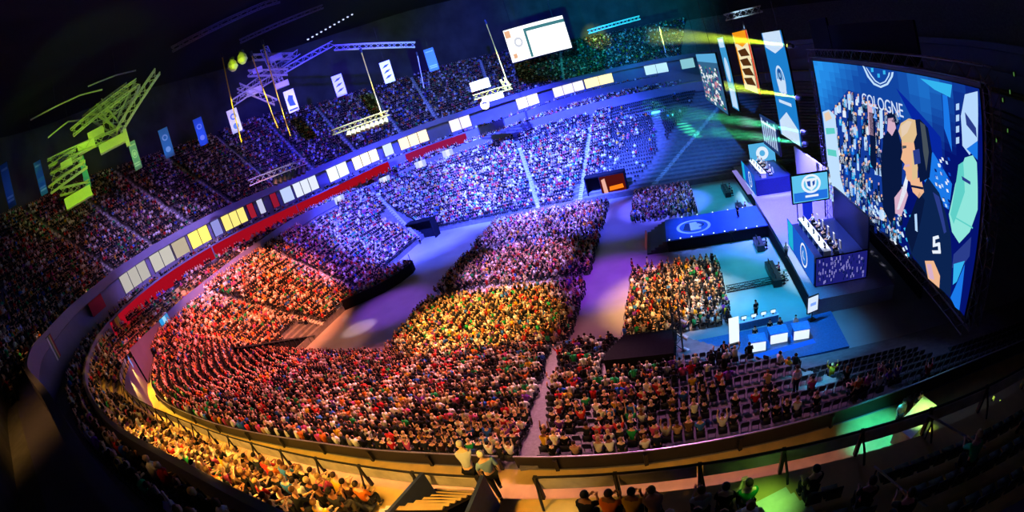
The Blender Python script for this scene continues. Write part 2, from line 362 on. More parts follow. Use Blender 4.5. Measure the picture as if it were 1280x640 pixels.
fill('rear', (R0[0] + .02, R0S[1]), L1B, 5, 44, 205, lambda x, y, i, p: (.85 if p < 186 else .1) if np.interp(p, PHI, L1[0] - R0[0]) > 1.5 else None, low_aisles, rows=range(1, 5))
MIDF = (L1[0] + np.where(PHI < 42, 0.7, .5), L1[1])
def dens_mid(x, y, i, phi):
    if -8.2 < x < -4.2 and y > 2 and phi < 20: return None
    if x > 3 and phi < 0: return .35 if x < 4.5 else 0.05
    if 22 < phi < 28 and i < 3: return None
    return .9 if phi < 20 else (.68 if phi < 100 else .75)
fill('middle', MIDF, L2M, NT2, -40, 200, dens_mid, mid_aisles, -1.0, 0)
fill('balcony', (L2[0] + .3, L2[1] - 1.0), (L2[0] + 1.9, L2[1] - .6), 2, -10, 195, lambda x, y, i, p: .55 if p < 120 else .4, mid_aisles, pitch=.6)
fill('upper', L3S, TOP, NUP, 6, 200, lambda x, y, i, p: None if (p < 24 and math.hypot(x, y) < 9) else (.82 if 40 < p < 165 else .55), up_aisles, pitch=.58)
# floor blocks: rows face the stage (+X)
def block(x0, x1, y0, y1, dens, skip=()):
    x = x0
    row = 0
    while x < x1:
        y = y0(x) if callable(y0) else y0
        while y < (y1(x) if callable(y1) else y1):
            if not any(a < y < b for a, b in skip): seats.append(dict(x=x + rng.uniform(-.2, .2), y=y + rng.uniform(-.09, .09), z=0.0, yaw=-PI / 2, zone='floor', row=row, phi=0, occ=rng.random() < dens))
            y += .53
        x += .80; row += 1
block(-34, -12.2, 34.6, 77.5, .97, ((47.3, 49.0), (61.8, 63.4)))
block(-6.2, 3.9, 34.8, 47.6, .96)
block(-7.0, 2.6, 64.6, 78.6, .95)
# curved front section of the stand in the corner
BARC = [(-51, 47.5), (-48.5, 49.6), (-45.9, 52.2), (-44.3, 55.3), (-43.6, 58.6), (-44.0, 60.2)]
bx = lambda y: np.interp(y, [p[1] for p in BARC], [p[0] for p in BARC])
yy = 49.0
while yy < 60:
    xx = bx(yy) - .9; k = 0
    while xx > -50.6 + max(0, yy - 56) * .9:
        seats.append(dict(x=xx, y=yy, z=.6 + .25 * (k // 1) * .5, yaw=-PI / 2, zone='corner', row=k, phi=0, occ=rng.random() < .9)); xx -= .9; k += 1
    yy += .55

XYZ = np.array([[s['x'], s['y'], s['z'] + .8] for s in seats])
PXx, PXy, DIST = project(XYZ)
INF = (PXx > -8) & (PXx < 1288) & (PXy > -8) & (PXy < 650)
for k, s in enumerate(seats): s['d'] = DIST[k]; s['in'] = bool(INF[k]); s['px'] = PXx[k]; s['py'] = PXy[k]
seats = [s for s in seats if s['in'] or s['d'] < 25]
occ = [s for s in seats if s['occ']]
for s in occ:
    zone = s['zone']
    s['pose'] = rng.choice(['rest', 'rest', 'rest', 'lean', 'lean', 'clap', 'cheer' if zone != 'middle' else 'rest'])
    s['shirt'] = SHIRTS[rng.integers(len(SHIRTS))]; s['skin'] = SKINS[rng.integers(len(SKINS))]; s['hair'] = HAIRS[rng.integers(len(HAIRS))]; s['pants'] = PANTSC[rng.integers(len(PANTSC))]
    s['turn'] = rng.uniform(-.25, .25) * (2.2 if zone in ('floor', 'upper') else 1)
near = sorted([s for s in occ if s['in'] and s['zone'] in ('lower', 'middle') and s['phi'] < 42], key=lambda s: s['d'])[:286]
nid = set(id(s) for s in near)

# ---- the rest of the crowd as one object
LINC = {}
def lc(h):
    if h not in LINC: LINC[h] = lin(h)
    return LINC[h]
def merge(places, name, material, protos):
    Vs, Cs, Fi, Ft = [], [], [], []; base = 0; cache = {}
    for p, (v, f, sl) in protos.items():
        cache[p] = (v, np.array([i for q in f for i in q]), np.array([len(q) for q in f]), sl)
    for s in places:
        v, fi, ft, sl = cache[s['lod']]
        a = s['yaw'] + s.get('turn', 0); c, n = math.cos(a), math.sin(a); sc = s.get('sc', 1)
        Vs.append(np.c_[(v[:, 0] * c - v[:, 1] * n) * sc + s['x'], (v[:, 0] * n + v[:, 1] * c) * sc + s['y'], v[:, 2] * sc + s['z']])
        if sl is not None: Cs.append(np.array([lc(s['skin']), lc(s['hair']), lc(s['shirt']), lc(s['pants'])])[sl])
        Fi.append(fi + base); Ft.append(ft); base += len(v)
    V = np.concatenate(Vs); I = np.concatenate(Fi); T = np.concatenate(Ft)
    me = bpy.data.meshes.new(name); me.vertices.add(len(V)); me.vertices.foreach_set('co', V.ravel().astype(np.float32))
    me.loops.add(len(I)); me.loops.foreach_set('vertex_index', I.astype(np.int32)); me.polygons.add(len(T))
    me.polygons.foreach_set('loop_start', np.r_[0, np.cumsum(T)[:-1]].astype(np.int32)); me.polygons.foreach_set('loop_total', T.astype(np.int32))
    me.update(calc_edges=True)
    if Cs:
        at_ = me.attributes.new('Col', 'FLOAT_COLOR', 'POINT'); C = np.concatenate(Cs); at_.data.foreach_set('color', np.c_[C, np.ones(len(C))].ravel().astype(np.float32))
    me.materials.append(material); return me
rest = [s for s in occ if id(s) not in nid]
for s in rest: s['lod'] = ('m' if s['d'] < 45 else 'f') + s['pose']; s['sc'] = rng.uniform(.95, 1.15)
PRO = {**{'m' + k: v for k, v in LODM.items()}, **{'f' + k: v for k, v in LODF.items()}}
link('seated_crowd', merge(rest, 'seated_crowd', M['crowd'], PRO), label='thousands of seated spectators filling the stands and floor rows around the hall', cat='crowd', kind='stuff')
print('seats', len(seats), 'crowd', len(rest), 'near', len(near), 'max near dist', near[-1]['d'])

# ---- detailed figures
def skin_mesh(name, joints, edges, radii, root=0, sub=1, extra=None):
    me = bpy.data.meshes.new(name); me.from_pydata(joints, edges, []); o = bpy.data.objects.new(name, me); COL.objects.link(o)
    o.modifiers.new('s', 'SKIN'); sv = me.skin_vertices[0].data
    for i, r in enumerate(radii): sv[i].radius = (r, r) if not isinstance(r, tuple) else r
    sv[root].use_root = True
    o.modifiers['s'].use_smooth_shade = True
    if sub: o.modifiers.new('d', 'SUBSURF').levels = sub
    dg = bpy.context.evaluated_depsgraph_get(); out = bpy.data.meshes.new_from_object(o.evaluated_get(dg)); out.name = name
    bpy.data.objects.remove(o); return out
def person_meshes(pose):
    J, E, R = [], [], []
    def j(p, r, par=None):
        J.append(p); R.append(r)
        if par is not None: E.append((par, len(J) - 1))
        return len(J) - 1
    stand = pose in ('stand', 'walk', 'bend')
    hz = .95 if stand else .53
    ln = {'lean': .2, 'bend': .27}.get(pose, .02)
    pel = j((0, 0, hz), (.15, .12)); sp = j((0, ln * .35 - .02, hz + .22), (.14, .1), pel); ch = j((0, ln * .8, hz + .42), (.17, .115), sp)
    nk = j((0, ln + .01, hz + .57), .058, ch); h0 = j((0, ln + .03, hz + .66), (.072, .085), nk); h1 = j((0, ln + .03, hz + .76), (.088, .105), h0); h2 = j((0, ln + .02, hz + .83), (.06, .075), h1)
    j((0, ln + .145, hz + .70), .016, h0)                       # nose
    for s in (-1, 1): j((s * .1, ln + .01, hz + .71), .018, h1)  # ears
    torso = dict(pel=pel, sp=sp, ch=ch, nk=nk)
    arms, legs = [], []
    for s in (-1, 1):
        sh = j((s * .19, ln * .85, hz + .47), .075, ch)
        if pose == 'cheer': e, w, d = (s * .25, ln + .06, hz + .68), (s * .22, ln + .1, hz + .9), (0, .25, 1)
        elif pose == 'clap': e, w, d = (s * .215, ln + .13, hz + .25), (s * .07, ln + .34, hz + .36), (-s * .25, .8, .5)
        elif pose == 'lean': e, w, d = (s * .215, ln + .19, hz + .2), (s * .1, ln + .38, hz + .2), (-s * .4, .9, 0)
        elif pose == 'walk': e, w, d = (s * .26, -.1 * s, hz + .22), (s * .26, .08 - .12 * s, hz + .0), (0, .2, -1)
        elif pose == 'bend': e, w, d = (s * .24, ln + .16, hz + .24), (s * .2, ln + .34, hz + .12), (0, .8, -.6)
        elif pose == 'stand': e, w, d = (s * .26, -.03, hz + .2), (s * .25, .06, hz - .02), (0, .15, -1)
        else: e, w, d = (s * .22, ln + .09, hz + .2), (s * .14, ln + .3, hz + .11), (-s * .2, .95, -.1)
        el = j(e, .047, sh); wr = j(w, .031, el); D = Vector(d).normalized(); Wv = Vector(w)
        side = Vector((-s, 0, 0)); side = (side - side.dot(D) * D).normalized()
        pm = j(tuple(Wv + D * .06), (.036, .02), wr); kn = j(tuple(Wv + D * .09), (.038, .018), pm)
        up = D.cross(side)
        for q, (off, L) in enumerate(((-.03, .065), (-.01, .078), (.01, .074), (.03, .056))):
            b = j(tuple(Wv + D * .1 + side * off), .0095, kn); j(tuple(Wv + D * (.1 + L) + side * off * 1.25 - Vector((0, 0, .02))), .008, b)
        t = j(tuple(Wv + D * .045 + side * .042), .0105, pm); j(tuple(Wv + D * .085 + side * .06), .009, t)
        arms.append((sh, el, wr))
        if stand:
            st = .22 * s if pose == 'walk' else 0
            hp = j((s * .09, 0, hz - .04), .105, pel); kn_ = j((s * .1, st * .55 + .04, .5), .065, hp); an = j((s * .1, st - .03, .09), .043, kn_); to = j((s * .105, st + .14, .045), (.04, .035), an)
        else:
            hp = j((s * .1, .06, hz - .01), .1, pel); kn_ = j((s * .13, .385, .5), .066, hp); an = j((s * .13, .27, .1), .043, kn_); to = j((s * .135, .40, .045), (.04, .035), an)
        legs.append((hp, kn_, an, to))
    body = skin_mesh('body_' + pose, J, E, R)
    def sub(name, idx, ed, gr, sub_=1, root=0):
        mp = {a: b for b, a in enumerate(idx)}
        rr = []
        for a in idx:
            r = R[a]; g = gr.get(a, .018) if isinstance(gr, dict) else gr
            rr.append((r[0] + g, r[1] + g) if isinstance(r, tuple) else r + g)
        return skin_mesh(name, [J[a] for a in idx], [(mp[a], mp[b]) for a, b in ed], rr, root, sub_)
    mid = []
    si = [pel, sp, ch]; se = [(pel, sp), (sp, ch)]
    for sh, el, wr in arms: si += [sh, el]; se += [(ch, sh), (sh, el)]
    shirt = sub('shirt_' + pose, si, se, .016)
    ti = [pel]; te = []
    for hp, kn_, an, to in legs: ti += [hp, kn_, an]; te += [(pel, hp), (hp, kn_), (kn_, an)]
    trousers = sub('trousers_' + pose, ti, te, {pel: .012, **{l[0]: .014 for l in legs}, **{l[1]: .02 for l in legs}, **{l[2]: .025 for l in legs}})
    shoes = []
    for hp, kn_, an, to in legs:
        mb = MB(); a, t = Vector(J[an]), Vector(J[to]); mb.tube([a + Vector((0, -.05, -.05)), a + Vector((0, .05, -.035)), t + Vector((0, 0, .0)), t + Vector((0, .06, -.01))], [.045, .055, .045, .025], 8); shoes.append(mb.mesh('shoe_' + pose, M['shoe'], True))
    # hair: a cap over the back and top of the skull
    hb = MB(); c = Vector((0, ln + .025, hz + .765)); n1, n2 = 12, 7; V = []
    for b in range(n2):
        th = PI * .62 * b / (n2 - 1)
        for a in range(n1):
            ph = 2 * PI * a / n1; front = max(0, math.sin(ph)); tt = th * (1 - .42 * front)
            V.append(c + Vector((.102 * math.sin(tt) * math.cos(ph), .118 * math.sin(tt) * math.sin(ph) - .008, .105 * math.cos(tt) + .015)))
    hb.add(V, [(b * n1 + a, b * n1 + (a + 1) % n1, (b + 1) * n1 + (a + 1) % n1, (b + 1) * n1 + a) for b in range(n2 - 1) for a in range(n1)])
    hair = hb.mesh('hair_' + pose, M['hair'], True)
    for me, mm in ((body, 'skin'), (shirt, 'cloth'), (trousers, 'cloth')):
        me.materials.clear(); me.materials.append(M[mm]); me.polygons.foreach_set('use_smooth', [True] * len(me.polygons))
    return dict(body=body, shirt=shirt, trousers=trousers, shoes=shoes, hair=hair)
PM = {p: person_meshes(p) for p in ('rest', 'lean', 'clap', 'cheer', 'stand', 'walk', 'bend')}
def col4(h): return (*lin(h), 1)
def person(x, y, z, yaw, pose, shirt, label, group=None, skin='#e8b99a', hair='#2b1d12', pants='#1b2233'):
    m = PM[pose]; o = link('person', m['body'], label=label, cat='person', group=group, loc=(x, y, z), rot=(0, 0, yaw)); o.color = col4(skin)
    for nm, c in (('shirt', shirt), ('trousers', pants), ('hair', hair)):
        q = link(nm, m[nm], o); q.color = col4(c)
    for sh in m['shoes']: link('shoe', sh, o)
    return o
ORD = lambda n: str(n) + ('th' if 10 <= n % 100 <= 20 else {1: 'st', 2: 'nd', 3: 'rd'}.get(n % 10, 'th'))
POSEW = {'rest': 'sitting', 'lean': 'leaning', 'clap': 'clapping', 'cheer': 'cheering', 'stand': 'standing', 'walk': 'walking', 'bend': 'bending'}
# ordinal along each row, counted from the nearest set of stairs
def ordinals(zone, ref):
    rows = {}
    for s in occ:
        if s['zone'] == zone and s['phi'] < 60: rows.setdefault(s['row'], []).append(s)
    for r, L in rows.items():
        for sg in (-1, 1):
            G = sorted([s for s in L if (s['phi'] - ref) * sg > 0], key=lambda s: abs(s['phi'] - ref))
            for k, s in enumerate(G): s['ord'] = k + 1; s['dir'] = 'towards the stage' if sg < 0 else 'away from the stage'
ordinals('lower', NEARA); ordinals('middle', polar(-6.2, 5)[0])
for s in near:
    if s['zone'] == 'lower':
        rw = NLOW - s['row']; rowt = 'last row' if rw == 1 else ORD(rw) + '-last row'
        lb = f"person in {CNAME[s['shirt']]} {POSEW[s['pose']]}, {ORD(s['ord'])} from aisle {s['dir']}, {rowt} above railing"
        g = 'spectators at the back of the near lower stand'
    else:
        lb = f"person in {CNAME[s['shirt']]} {POSEW[s['pose']]}, {ORD(s['ord'])} from stairwell {s['dir']}, {ORD(s['row'] + 1)} middle-tier row"
        g = 'spectators in the middle tier'
    person(s['x'], s['y'], s['z'], s['yaw'] + s['turn'], s['pose'], s['shirt'], lb, g, s['skin'], s['hair'], s['pants'])

# ------------------------------------------------------------------ seats
sm = MB(); V2 = MB()
def seat_low():
    mb = MB(); mb.box((0, -.08, .32), (.44, .36, .04)); mb.box((0, -.34, .58), (.42, .03, .4), tilt=-.12); return np.array(mb.v), mb.f, None
pan = MB()
pv = [(-.21, -.2, .385), (.21, -.2, .385), (.22, .0, .37), (-.22, .0, .37), (-.2, .2, .385), (.2, .2, .385)]
pan.add(pv + [(a, b, c - .04) for a, b, c in pv], [(0, 1, 2, 3), (3, 2, 5, 4), (9, 8, 7, 6), (10, 11, 8, 9), (0, 6, 7, 1), (4, 5, 11, 10), (0, 3, 9, 6), (3, 4, 10, 9), (1, 7, 8, 2), (2, 8, 11, 5)])
pan_me = pan.mesh('seat_pan', M['seat'])
bk = MB()
for s_ in (0,):
    g = [(-.21, -.22, .46), (.21, -.22, .46), (.22, -.27, .7), (-.22, -.27, .7), (.17, -.29, .84), (-.17, -.29, .84)]
    bk.add(g + [(a, b - .04, c) for a, b, c in g], [(0, 1, 2, 3), (3, 2, 4, 5), (9, 8, 7, 6), (11, 10, 8, 9), (5, 4, 10, 11), (0, 6, 7, 1), (1, 7, 8, 2), (2, 8, 10, 4), (6, 0, 3, 9), (9, 3, 5, 11)])
back_me = bk.mesh('seat_back', M['seat'])
br = MB(); br.tube([(-.18, -.24, .0), (-.18, -.22, .34), (-.18, .1, .34), (.18, .1, .34), (.18, -.22, .34), (.18, -.24, .0)], .018, 6)
brk_me = br.mesh('seat_bracket', M['rail'])
emp = sorted([s for s in seats if not s['occ'] and s['in'] and s['zone'] == 'lower' and s['phi'] < NEARA], key=lambda s: s['d'])
rowc = {}
for s in sorted([s for s in seats if s['zone'] == 'lower' and s['phi'] < 60], key=lambda s: -s['phi']):
    pass
rows = {}
for s in seats:
    if s['zone'] == 'lower' and s['phi'] < CYANA: rows.setdefault(s['row'], []).append(s)
for r, L in rows.items():
    for k, s in enumerate(sorted(L, key=lambda s: -s['phi'])): s['so'] = (k + 1, 'past cyan-lit steps')
rows = {}
for s in seats:
    if s['zone'] == 'lower' and CYANA < s['phi'] < NEARA: rows.setdefault(s['row'], []).append(s)
for r, L in rows.items():
    for k, s in enumerate(sorted(L, key=lambda s: s['phi'])): s['so'] = (k + 1, 'before cyan-lit steps')
emp = [s for s in emp if 'so' in s][:300]
eid = set(id(s) for s in emp)
for s in emp:
    rw = NLOW - s['row']; rowt = 'last row' if rw == 1 else ORD(rw) + '-last row'
    o = empty('stadium_seat', (s['x'], s['y'], s['z']), s['yaw'], label=f"empty dark folding seat, {ORD(s['so'][0])} {s['so'][1]}, {rowt} before black railing", cat='seat', group='empty seats beside the stage')
    link('seat_pan', pan_me, o); link('backrest', back_me, o); link('bracket', brk_me, o)
sr = [dict(x=s['x'], y=s['y'], z=s['z'], yaw=s['yaw'], lod='s') for s in seats if id(s) not in eid and (s['d'] < 60 or not s['occ'])]
link('seat_rows', merge(sr, 'seat_rows', M['seat'], {'s': seat_low()}), label='rows of dark plastic seats fixed along the terraces and floor', cat='seats', kind='stuff')
# stairs between the blocks of seats
def stair(name, phi, c0, c1, n, w=.75, zf=0, zb=0, matl=None, lab=None):
    mb = MB(); a = math.radians(phi); ux, uy = -math.sin(a), -math.cos(a); tx, ty = uy, -ux
    r0, z0 = rz(c0, phi); r1, z1 = rz(c1, phi); z0 += zf; z1 += zb
    for k in range(n):
        for h in (0, 1):
            r = r0 + (r1 - r0) * (k + h * .5) / n; z = z0 + (z1 - z0) * (k + h * .5) / max(1, n - 1) ; d = (r1 - r0) / n * .52
            x, y = CX + ux * (r + d / 2), CY + uy * (r + d / 2)
            mb.box((x, y, z + .03 - .12), (w, d, .32 if h else .24), math.atan2(ty, tx))
    return mb.obj(name, matl or M['stairs'], kind='structure')
for p in low_aisles: stair('aisle_stairs', p, C0, R0S, NLOW, .9, matl=M['step'] if p < 60 else None)
for p in up_aisles: stair('aisle_stairs', p, L3S, TOP, NUP, .8)
# ------------------------------------------------------------------ rails and parapets
def ringpts(c, p0, p1, step, dr=0, dz=0):
    n = max(1, int(round((p1 - p0) / step))); return [(*xy(p, rz(c, p)[0] + dr), rz(c, p)[1] + dz) for p in np.linspace(p0, p1, n + 1)]
def phi_of(px, py, z): return polar(*at(px, py, z)[:2])[0]
def railing(label, p0, p1):
    o = empty('safety_railing', (*xy((p0 + p1) / 2, rz(R0, (p0 + p1) / 2)[0]), rz(R0S, (p0 + p1) / 2)[1]), label=label, cat='railing'); org = Vector(o.location)
    P = ringpts(R0, p0, p1, 2.6, -.08, 0)
    mb = MB()
    for a, b in zip(P, P[1:]):
        za, zb = a[2] - .9, b[2] - .9; mb.add([Vector((a[0], a[1], za)) - org, Vector((b[0], b[1], zb)) - org, Vector((b[0], b[1], b[2] - .04)) - org, Vector((a[0], a[1], a[2] - .04)) - org], [(0, 1, 2, 3)])
        q = [(xx * .9985 + CX * .0015, yy * .9985 + CY * .0015) for xx, yy in ((a[0], a[1]), (b[0], b[1]))]
        mb.add([Vector((q[0][0], q[0][1], za)) - org, Vector((q[1][0], q[1][1], zb)) - org, Vector((q[1][0], q[1][1], b[2] - .04)) - org, Vector((q[0][0], q[0][1], a[2] - .04)) - org], [(3, 2, 1, 0)])
    mb.obj('kick_panel', M['rail'], o)
    t = MB(); t.tube([Vector(p) - org for p in P], .045, 6); t.obj('top_rail', M['railtop'], o)
    for p in P[::2]:
        m = MB(); v = Vector(p) - org; m.box(v + Vector((0, 0, -.5)) + Vector((p[0] - CX, p[1] - CY, 0)).normalized() * .12, (.14, .18, .8), math.atan2(p[1] - CY, p[0] - CX)); m.obj('post', M['rail'], o)
gA, gB = phi_of(641, 572, 8.5), phi_of(622, 571, 8.5)
railing('black railing with steel top rail behind the last rows, stage side of the aisle', -50, gA)
railing('black railing with steel top rail behind the last rows, far side of the aisle', gB, 44)
strip('trim_5', M['white'], lambda p: [(rz(R0, p)[0] - .06, rz(R0S, p)[1]), (rz(R0, p)[0] - .06, rz(R0S, p)[1] + .55), (rz(R0, p)[0] + .06, rz(R0S, p)[1] + .55), (rz(R0, p)[0] + .06, rz(R0S, p)[1])], 46, 200, .5, kind='structure')
def parapet(label, p0, p1, pm='panel'):
    o = empty('parapet_railing', (*xy((p0 + p1) / 2, rz(L1, (p0 + p1) / 2)[0]), rz(L1, (p0 + p1) / 2)[1] - 1.0), label=label, cat='railing'); org = Vector(o.location)
    P = ringpts(L1, p0, p1, 2.3)
    for a, b in zip(P, P[1:]):
        a, b = Vector(a) - org, Vector(b) - org; c = (a + b) / 2; L = (b - a).length
        m = MB(); m.box(c + Vector((0, 0, -.3)), (L - .16, .05, .44), math.atan2(b.y - a.y, b.x - a.x)); m.obj('panel', M[pm], o)
    for p in P:
        p = Vector(p) - org; m = MB(); m.box(p + Vector((0, 0, -.5)), (.1, .12, 1.0)); n = (Vector((CX, CY, 0)) - org - Vector((p.x, p.y, 0))); n.z = 0; n.normalize()
        m.tube([p + Vector((0, 0, -.05)), p - n * .3 + Vector((0, 0, -.6)), p - n * .45 + Vector((0, 0, -1.0))], .04, 5); m.obj('post', M['rail'], o)
    t = MB(); t.tube([Vector(p) - org + Vector((0, 0, -.02)) for p in P], .04, 6); t.obj('handrail', M['rail'], o)
pA, pB = phi_of(668, 592, 15.18), phi_of(596, 593, 15.18)
parapet('smoky glass parapet with black posts along the middle tier, stage side of stairwell', -33, pA)
parapet('smoky glass parapet with black posts along the middle tier, away from stage', pB, 37)

# red light ribbon on the front of the balcony, in lengths
for (a, b), lb in zip((((135, 401), (262, 307)), ((264, 306), (368, 253)), ((369, 252), (484, 201)), ((505, 191), (582, 167))), ('lowest length of red light ribbon, beside the hanging flags', 'length of red light ribbon under the yellow balcony windows', 'length of red light ribbon ending at the blue gap', 'short magenta-red light ribbon beyond the blue gap')):
    def ph(px, py):
        best = min(np.arange(40, 200, .25), key=lambda p: math.hypot(*(np.array(project((*xy(p, rz(L2, p)[0] - .3), rz(L2, p)[1]))[:2]).ravel() - (px, py)))); return float(best)
    p0, p1 = ph(*a), ph(*b)
    strip('light_ribbon', em('#b10d22' if b[0] < 500 else '#a21a55', .8), lambda p: [(rz(L2, p)[0] - .34, rz(L2, p)[1] - 2.5), (rz(L2, p)[0] - .36, rz(L2, p)[1] - .3), (rz(L2, p)[0] - .31, rz(L2, p)[1] - .28)], p0, p1, .5, label=lb, cat='led ribbon', group='red light ribbons')
# lit rooms behind the balcony
wins = [((150, 352), (185, 334), '#cfc8c0', .8), ((190, 331), (216, 316), '#d8d2c8', .85), ((218, 315), (236, 305), '#c8b8a0', .9), ((238, 303), (262, 290), '#ffe86a', 1.5), ((266, 287), (277, 282), '#9a9ae8', .9), ((279, 281), (308, 268), '#f6e07a', 1.2), ((311, 266), (318, 262), '#b02038', .8), ((323, 260), (331, 257), '#c8c8ea', 1), ((339, 252), (347, 248), '#a01a38', .8), ((352, 247), (366, 241), '#b8c8f4', 1.1), ((368, 240), (398, 228), '#dfe6ff', 1.1), ((410, 221), (436, 210), '#e8f0ff', 1.3), ((442, 207), (473, 193), '#fff2dc', 1.5), ((480, 190), (492, 186), '#cfe0ff', 1.2), ((497, 176), (533, 163), '#ffe8c8', 1.5), ((562, 157), (588, 148), '#e6dcff', 1.4), ((645, 126), (672, 117), '#f4f0ff', 1.5), ((690, 112), (728, 102), '#ece4ff', 1.3), ((730, 101), (765, 92), '#fff0b0', 1.5), ((805, 88), (834, 76), '#b8e8ff', 1.1), ((850, 74), (866, 70), '#8fd0e0', .9)]
def ph3(px, py):
    best = min(np.arange(20, 205, .25), key=lambda p: math.hypot(*(np.array(project((*xy(p, rz(L2, p)[0] + 4.1), rz(L3, p)[1] - 2.3))[:2]).ravel() - (px, py)))); return float(best)
for k, (a, b, c, s_) in enumerate(wins):
    p0, p1 = ph3(*a), ph3(*b)
    if p1 < p0 + .6: p1 = p0 + 1.0
    o = strip('window_%d' % (k + 1), em(c, s_), lambda p: [(rz(L2, p)[0] + 4.1, rz(L2, p)[1] + .7), (rz(L2, p)[0] + 4.1, rz(L3, p)[1] - 1.5)], p0, p1, .5, kind='structure')
    P = [(*xy(p, rz(L2, p)[0] + 4.05), (rz(L2, p)[1] + rz(L3, p)[1]) / 2 - .5) for p in np.linspace(p0, p1, max(2, int((p1 - p0) / 2) + 1))]
    m = MB()
    for p in P: m.box(p, (.12, .12, 3.2), 0)
    m.obj('window_frame', M['rail'], o)

# ------------------------------------------------------------------ stage
dk = MB()
def slab(mb, pts, z0, z1, m=0):
    n = len(pts); mb.add([(x, y, z1) for x, y in pts] + [(x, y, z0) for x, y in pts], [tuple(range(n))] + [(k, n + k, n + (k + 1) % n, (k + 1) % n) for k in range(n)], m)
st = empty('stage', (16, 58, 0), label='long dark stage platform under the giant screen', cat='stage'); so = Vector(st.location)
sm_ = MB(); slab(sm_, [(11.6 - 16, 34 - 58), (21 - 16, 34 - 58), (21 - 16, 92 - 58), (12.4 - 16, 92 - 58)][::1], 0, 1.6); sm_.obj('deck', M['deck'], st)
fr = MB(); fr.box((11.52 - 16, 45.5 - 58, .8), (.05, 22.6, 1.55), 0); fr.box((11.9 - 16, 76 - 58, .8), (.05, 31, 1.55), .008); fr.obj('front_skirt', M['canvas'], st)
ls = MB(); ls.box((11.9 - 16, 72 - 58, 1.63), (.9, 14, .06)); ls.obj('lit_edge_strip', em('#8f86e0', .9), st, label='lavender glowing edge strip')
# runway with emblem
R4 = [at(837, 274, 1.6), at(915, 258.5, 1.6), at(957, 275, 1.6), at(826, 303, 1.6)]
ry0, ry1 = R4[3][1] + .2, R4[0][1] - .0
rx0 = (R4[0][0] + R4[3][0]) / 2; rx1 = 11.5; rc = ((rx0 + rx1) / 2, (ry0 + ry1) / 2)
rw = empty('runway', (*rc, 0), label='blue catwalk with white round emblem running from stage into the audience', cat='catwalk')
hx, hy = (rx1 - rx0) / 2, (ry1 - ry0) / 2
m = MB(); slab(m, [(-hx, -hy), (hx, -hy), (hx, hy), (-hx, hy)], 1.45, 1.6); m.obj('top_deck', M['runway'], rw)
m = MB(); slab(m, [(-hx + .05, -hy + .05), (hx, -hy + .05), (hx, hy - .05), (-hx + .05, hy - .05)], 0, 1.45); m.obj('skirt', M['canvas'], rw)
ec = Vector((at(867, 283, 1.6)[0] - rc[0], at(867, 283, 1.6)[1] - rc[1], 1.606)); X_, Y_ = (1, 0, 0), (0, 1, 0)
m = MB(); m.disc(ec, X_, Y_, 2.35, 40, 0, 1.95)
m.disc(ec, X_, Y_, 1.8, 30, 1, .0)
m.add([ec + Vector(p) for p in ((-1.5, -.9, .004), (-.4, -1.6, .004), (-.2, 1.3, .004), (-1.1, 1.2, .004))], [(0, 1, 2, 3)], 2)
m.add([ec + Vector(p) for p in ((-.5, -1.3, .006), (.9, -1.2, .006), (1.1, .2, .006), (.4, 1.5, .006), (-.5, 1.4, .006))], [(0, 1, 2, 3, 4)], 0)
m.disc(ec + Vector((.7, .3, .008)), X_, Y_, .8, 24, 2, .5, -1.6, 1.8)
m.obj('emblem', [M['white'], mat('emblem_blue', '#2f6fd0', .5), mat('emblem_dark', '#0a2a6a', .5)], rw)
m = MB()
for k in range(5): m.box((-hx - .25 - .55 * k, 0, (1.45 - .3 * k) / 2), (.56, 2 * hy * .96, 1.45 - .3 * k))
m.obj('steps', M['desk'], rw)
m = MB(); m.box((-hx - 2.9, .4, .45), (.12, 2 * hy * .7, .7)); m.obj('end_panel', em('#7a3a4a', .5), rw, label='small reddish lit end panel')
m = MB(); m.quad((-hx - 2.97, -1, .2), (-hx - 2.97, .9, .2), (-hx - 2.97, .9, .7), (-hx - 2.97, -1, .7)); m.obj('end_picture', em('#c85a30', .7), rw)
k = 0
for yy_, xs in ((R4[3][1] + .1, np.linspace(rx0 + .4, rx1 - 1.5, 9)), (R4[0][1] - .25, np.linspace(rx0 + 2.5, rx1 - 2, 5))):
    for q, x in enumerate(xs):
        side = 'near' if yy_ < rc[1] else 'far'
        o = empty('floor_light', (x, yy_, 1.6), label=f"small white lamp on the runway's {side} edge, {ORD(q + 1)} from the tip", cat='lamp', group='runway edge lamps')
        m = MB(); m.tube([(0, 0, 0), (0, 0, .08)], .09, 8); m.obj('base', M['rail'], o); m = MB(); m.tube([(0, 0, .08), (0, 0, .16), (0, 0, .2)], [.09, .09, .03], 8); m.obj('lens', em('#cfe4ff', 2.2), o)
# pit floor either side of the runway, lower deck for the desk
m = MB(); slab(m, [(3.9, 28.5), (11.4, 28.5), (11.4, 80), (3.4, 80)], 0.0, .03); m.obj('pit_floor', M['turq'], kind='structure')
BD = [at(857, 469, .55), at(1012, 427, .55)]
m = MB(); slab(m, [(BD[0][0], BD[0][1] - .1), (13.5, BD[1][1] - 1.6), (13.5, 33.4), (-.6, 32.2)], 0.035, .55); m.obj('broadcast_deck', mat('deck_blue', '#23639a', .35), label='low blue deck carrying the presenters desk below the stage', cat='platform')

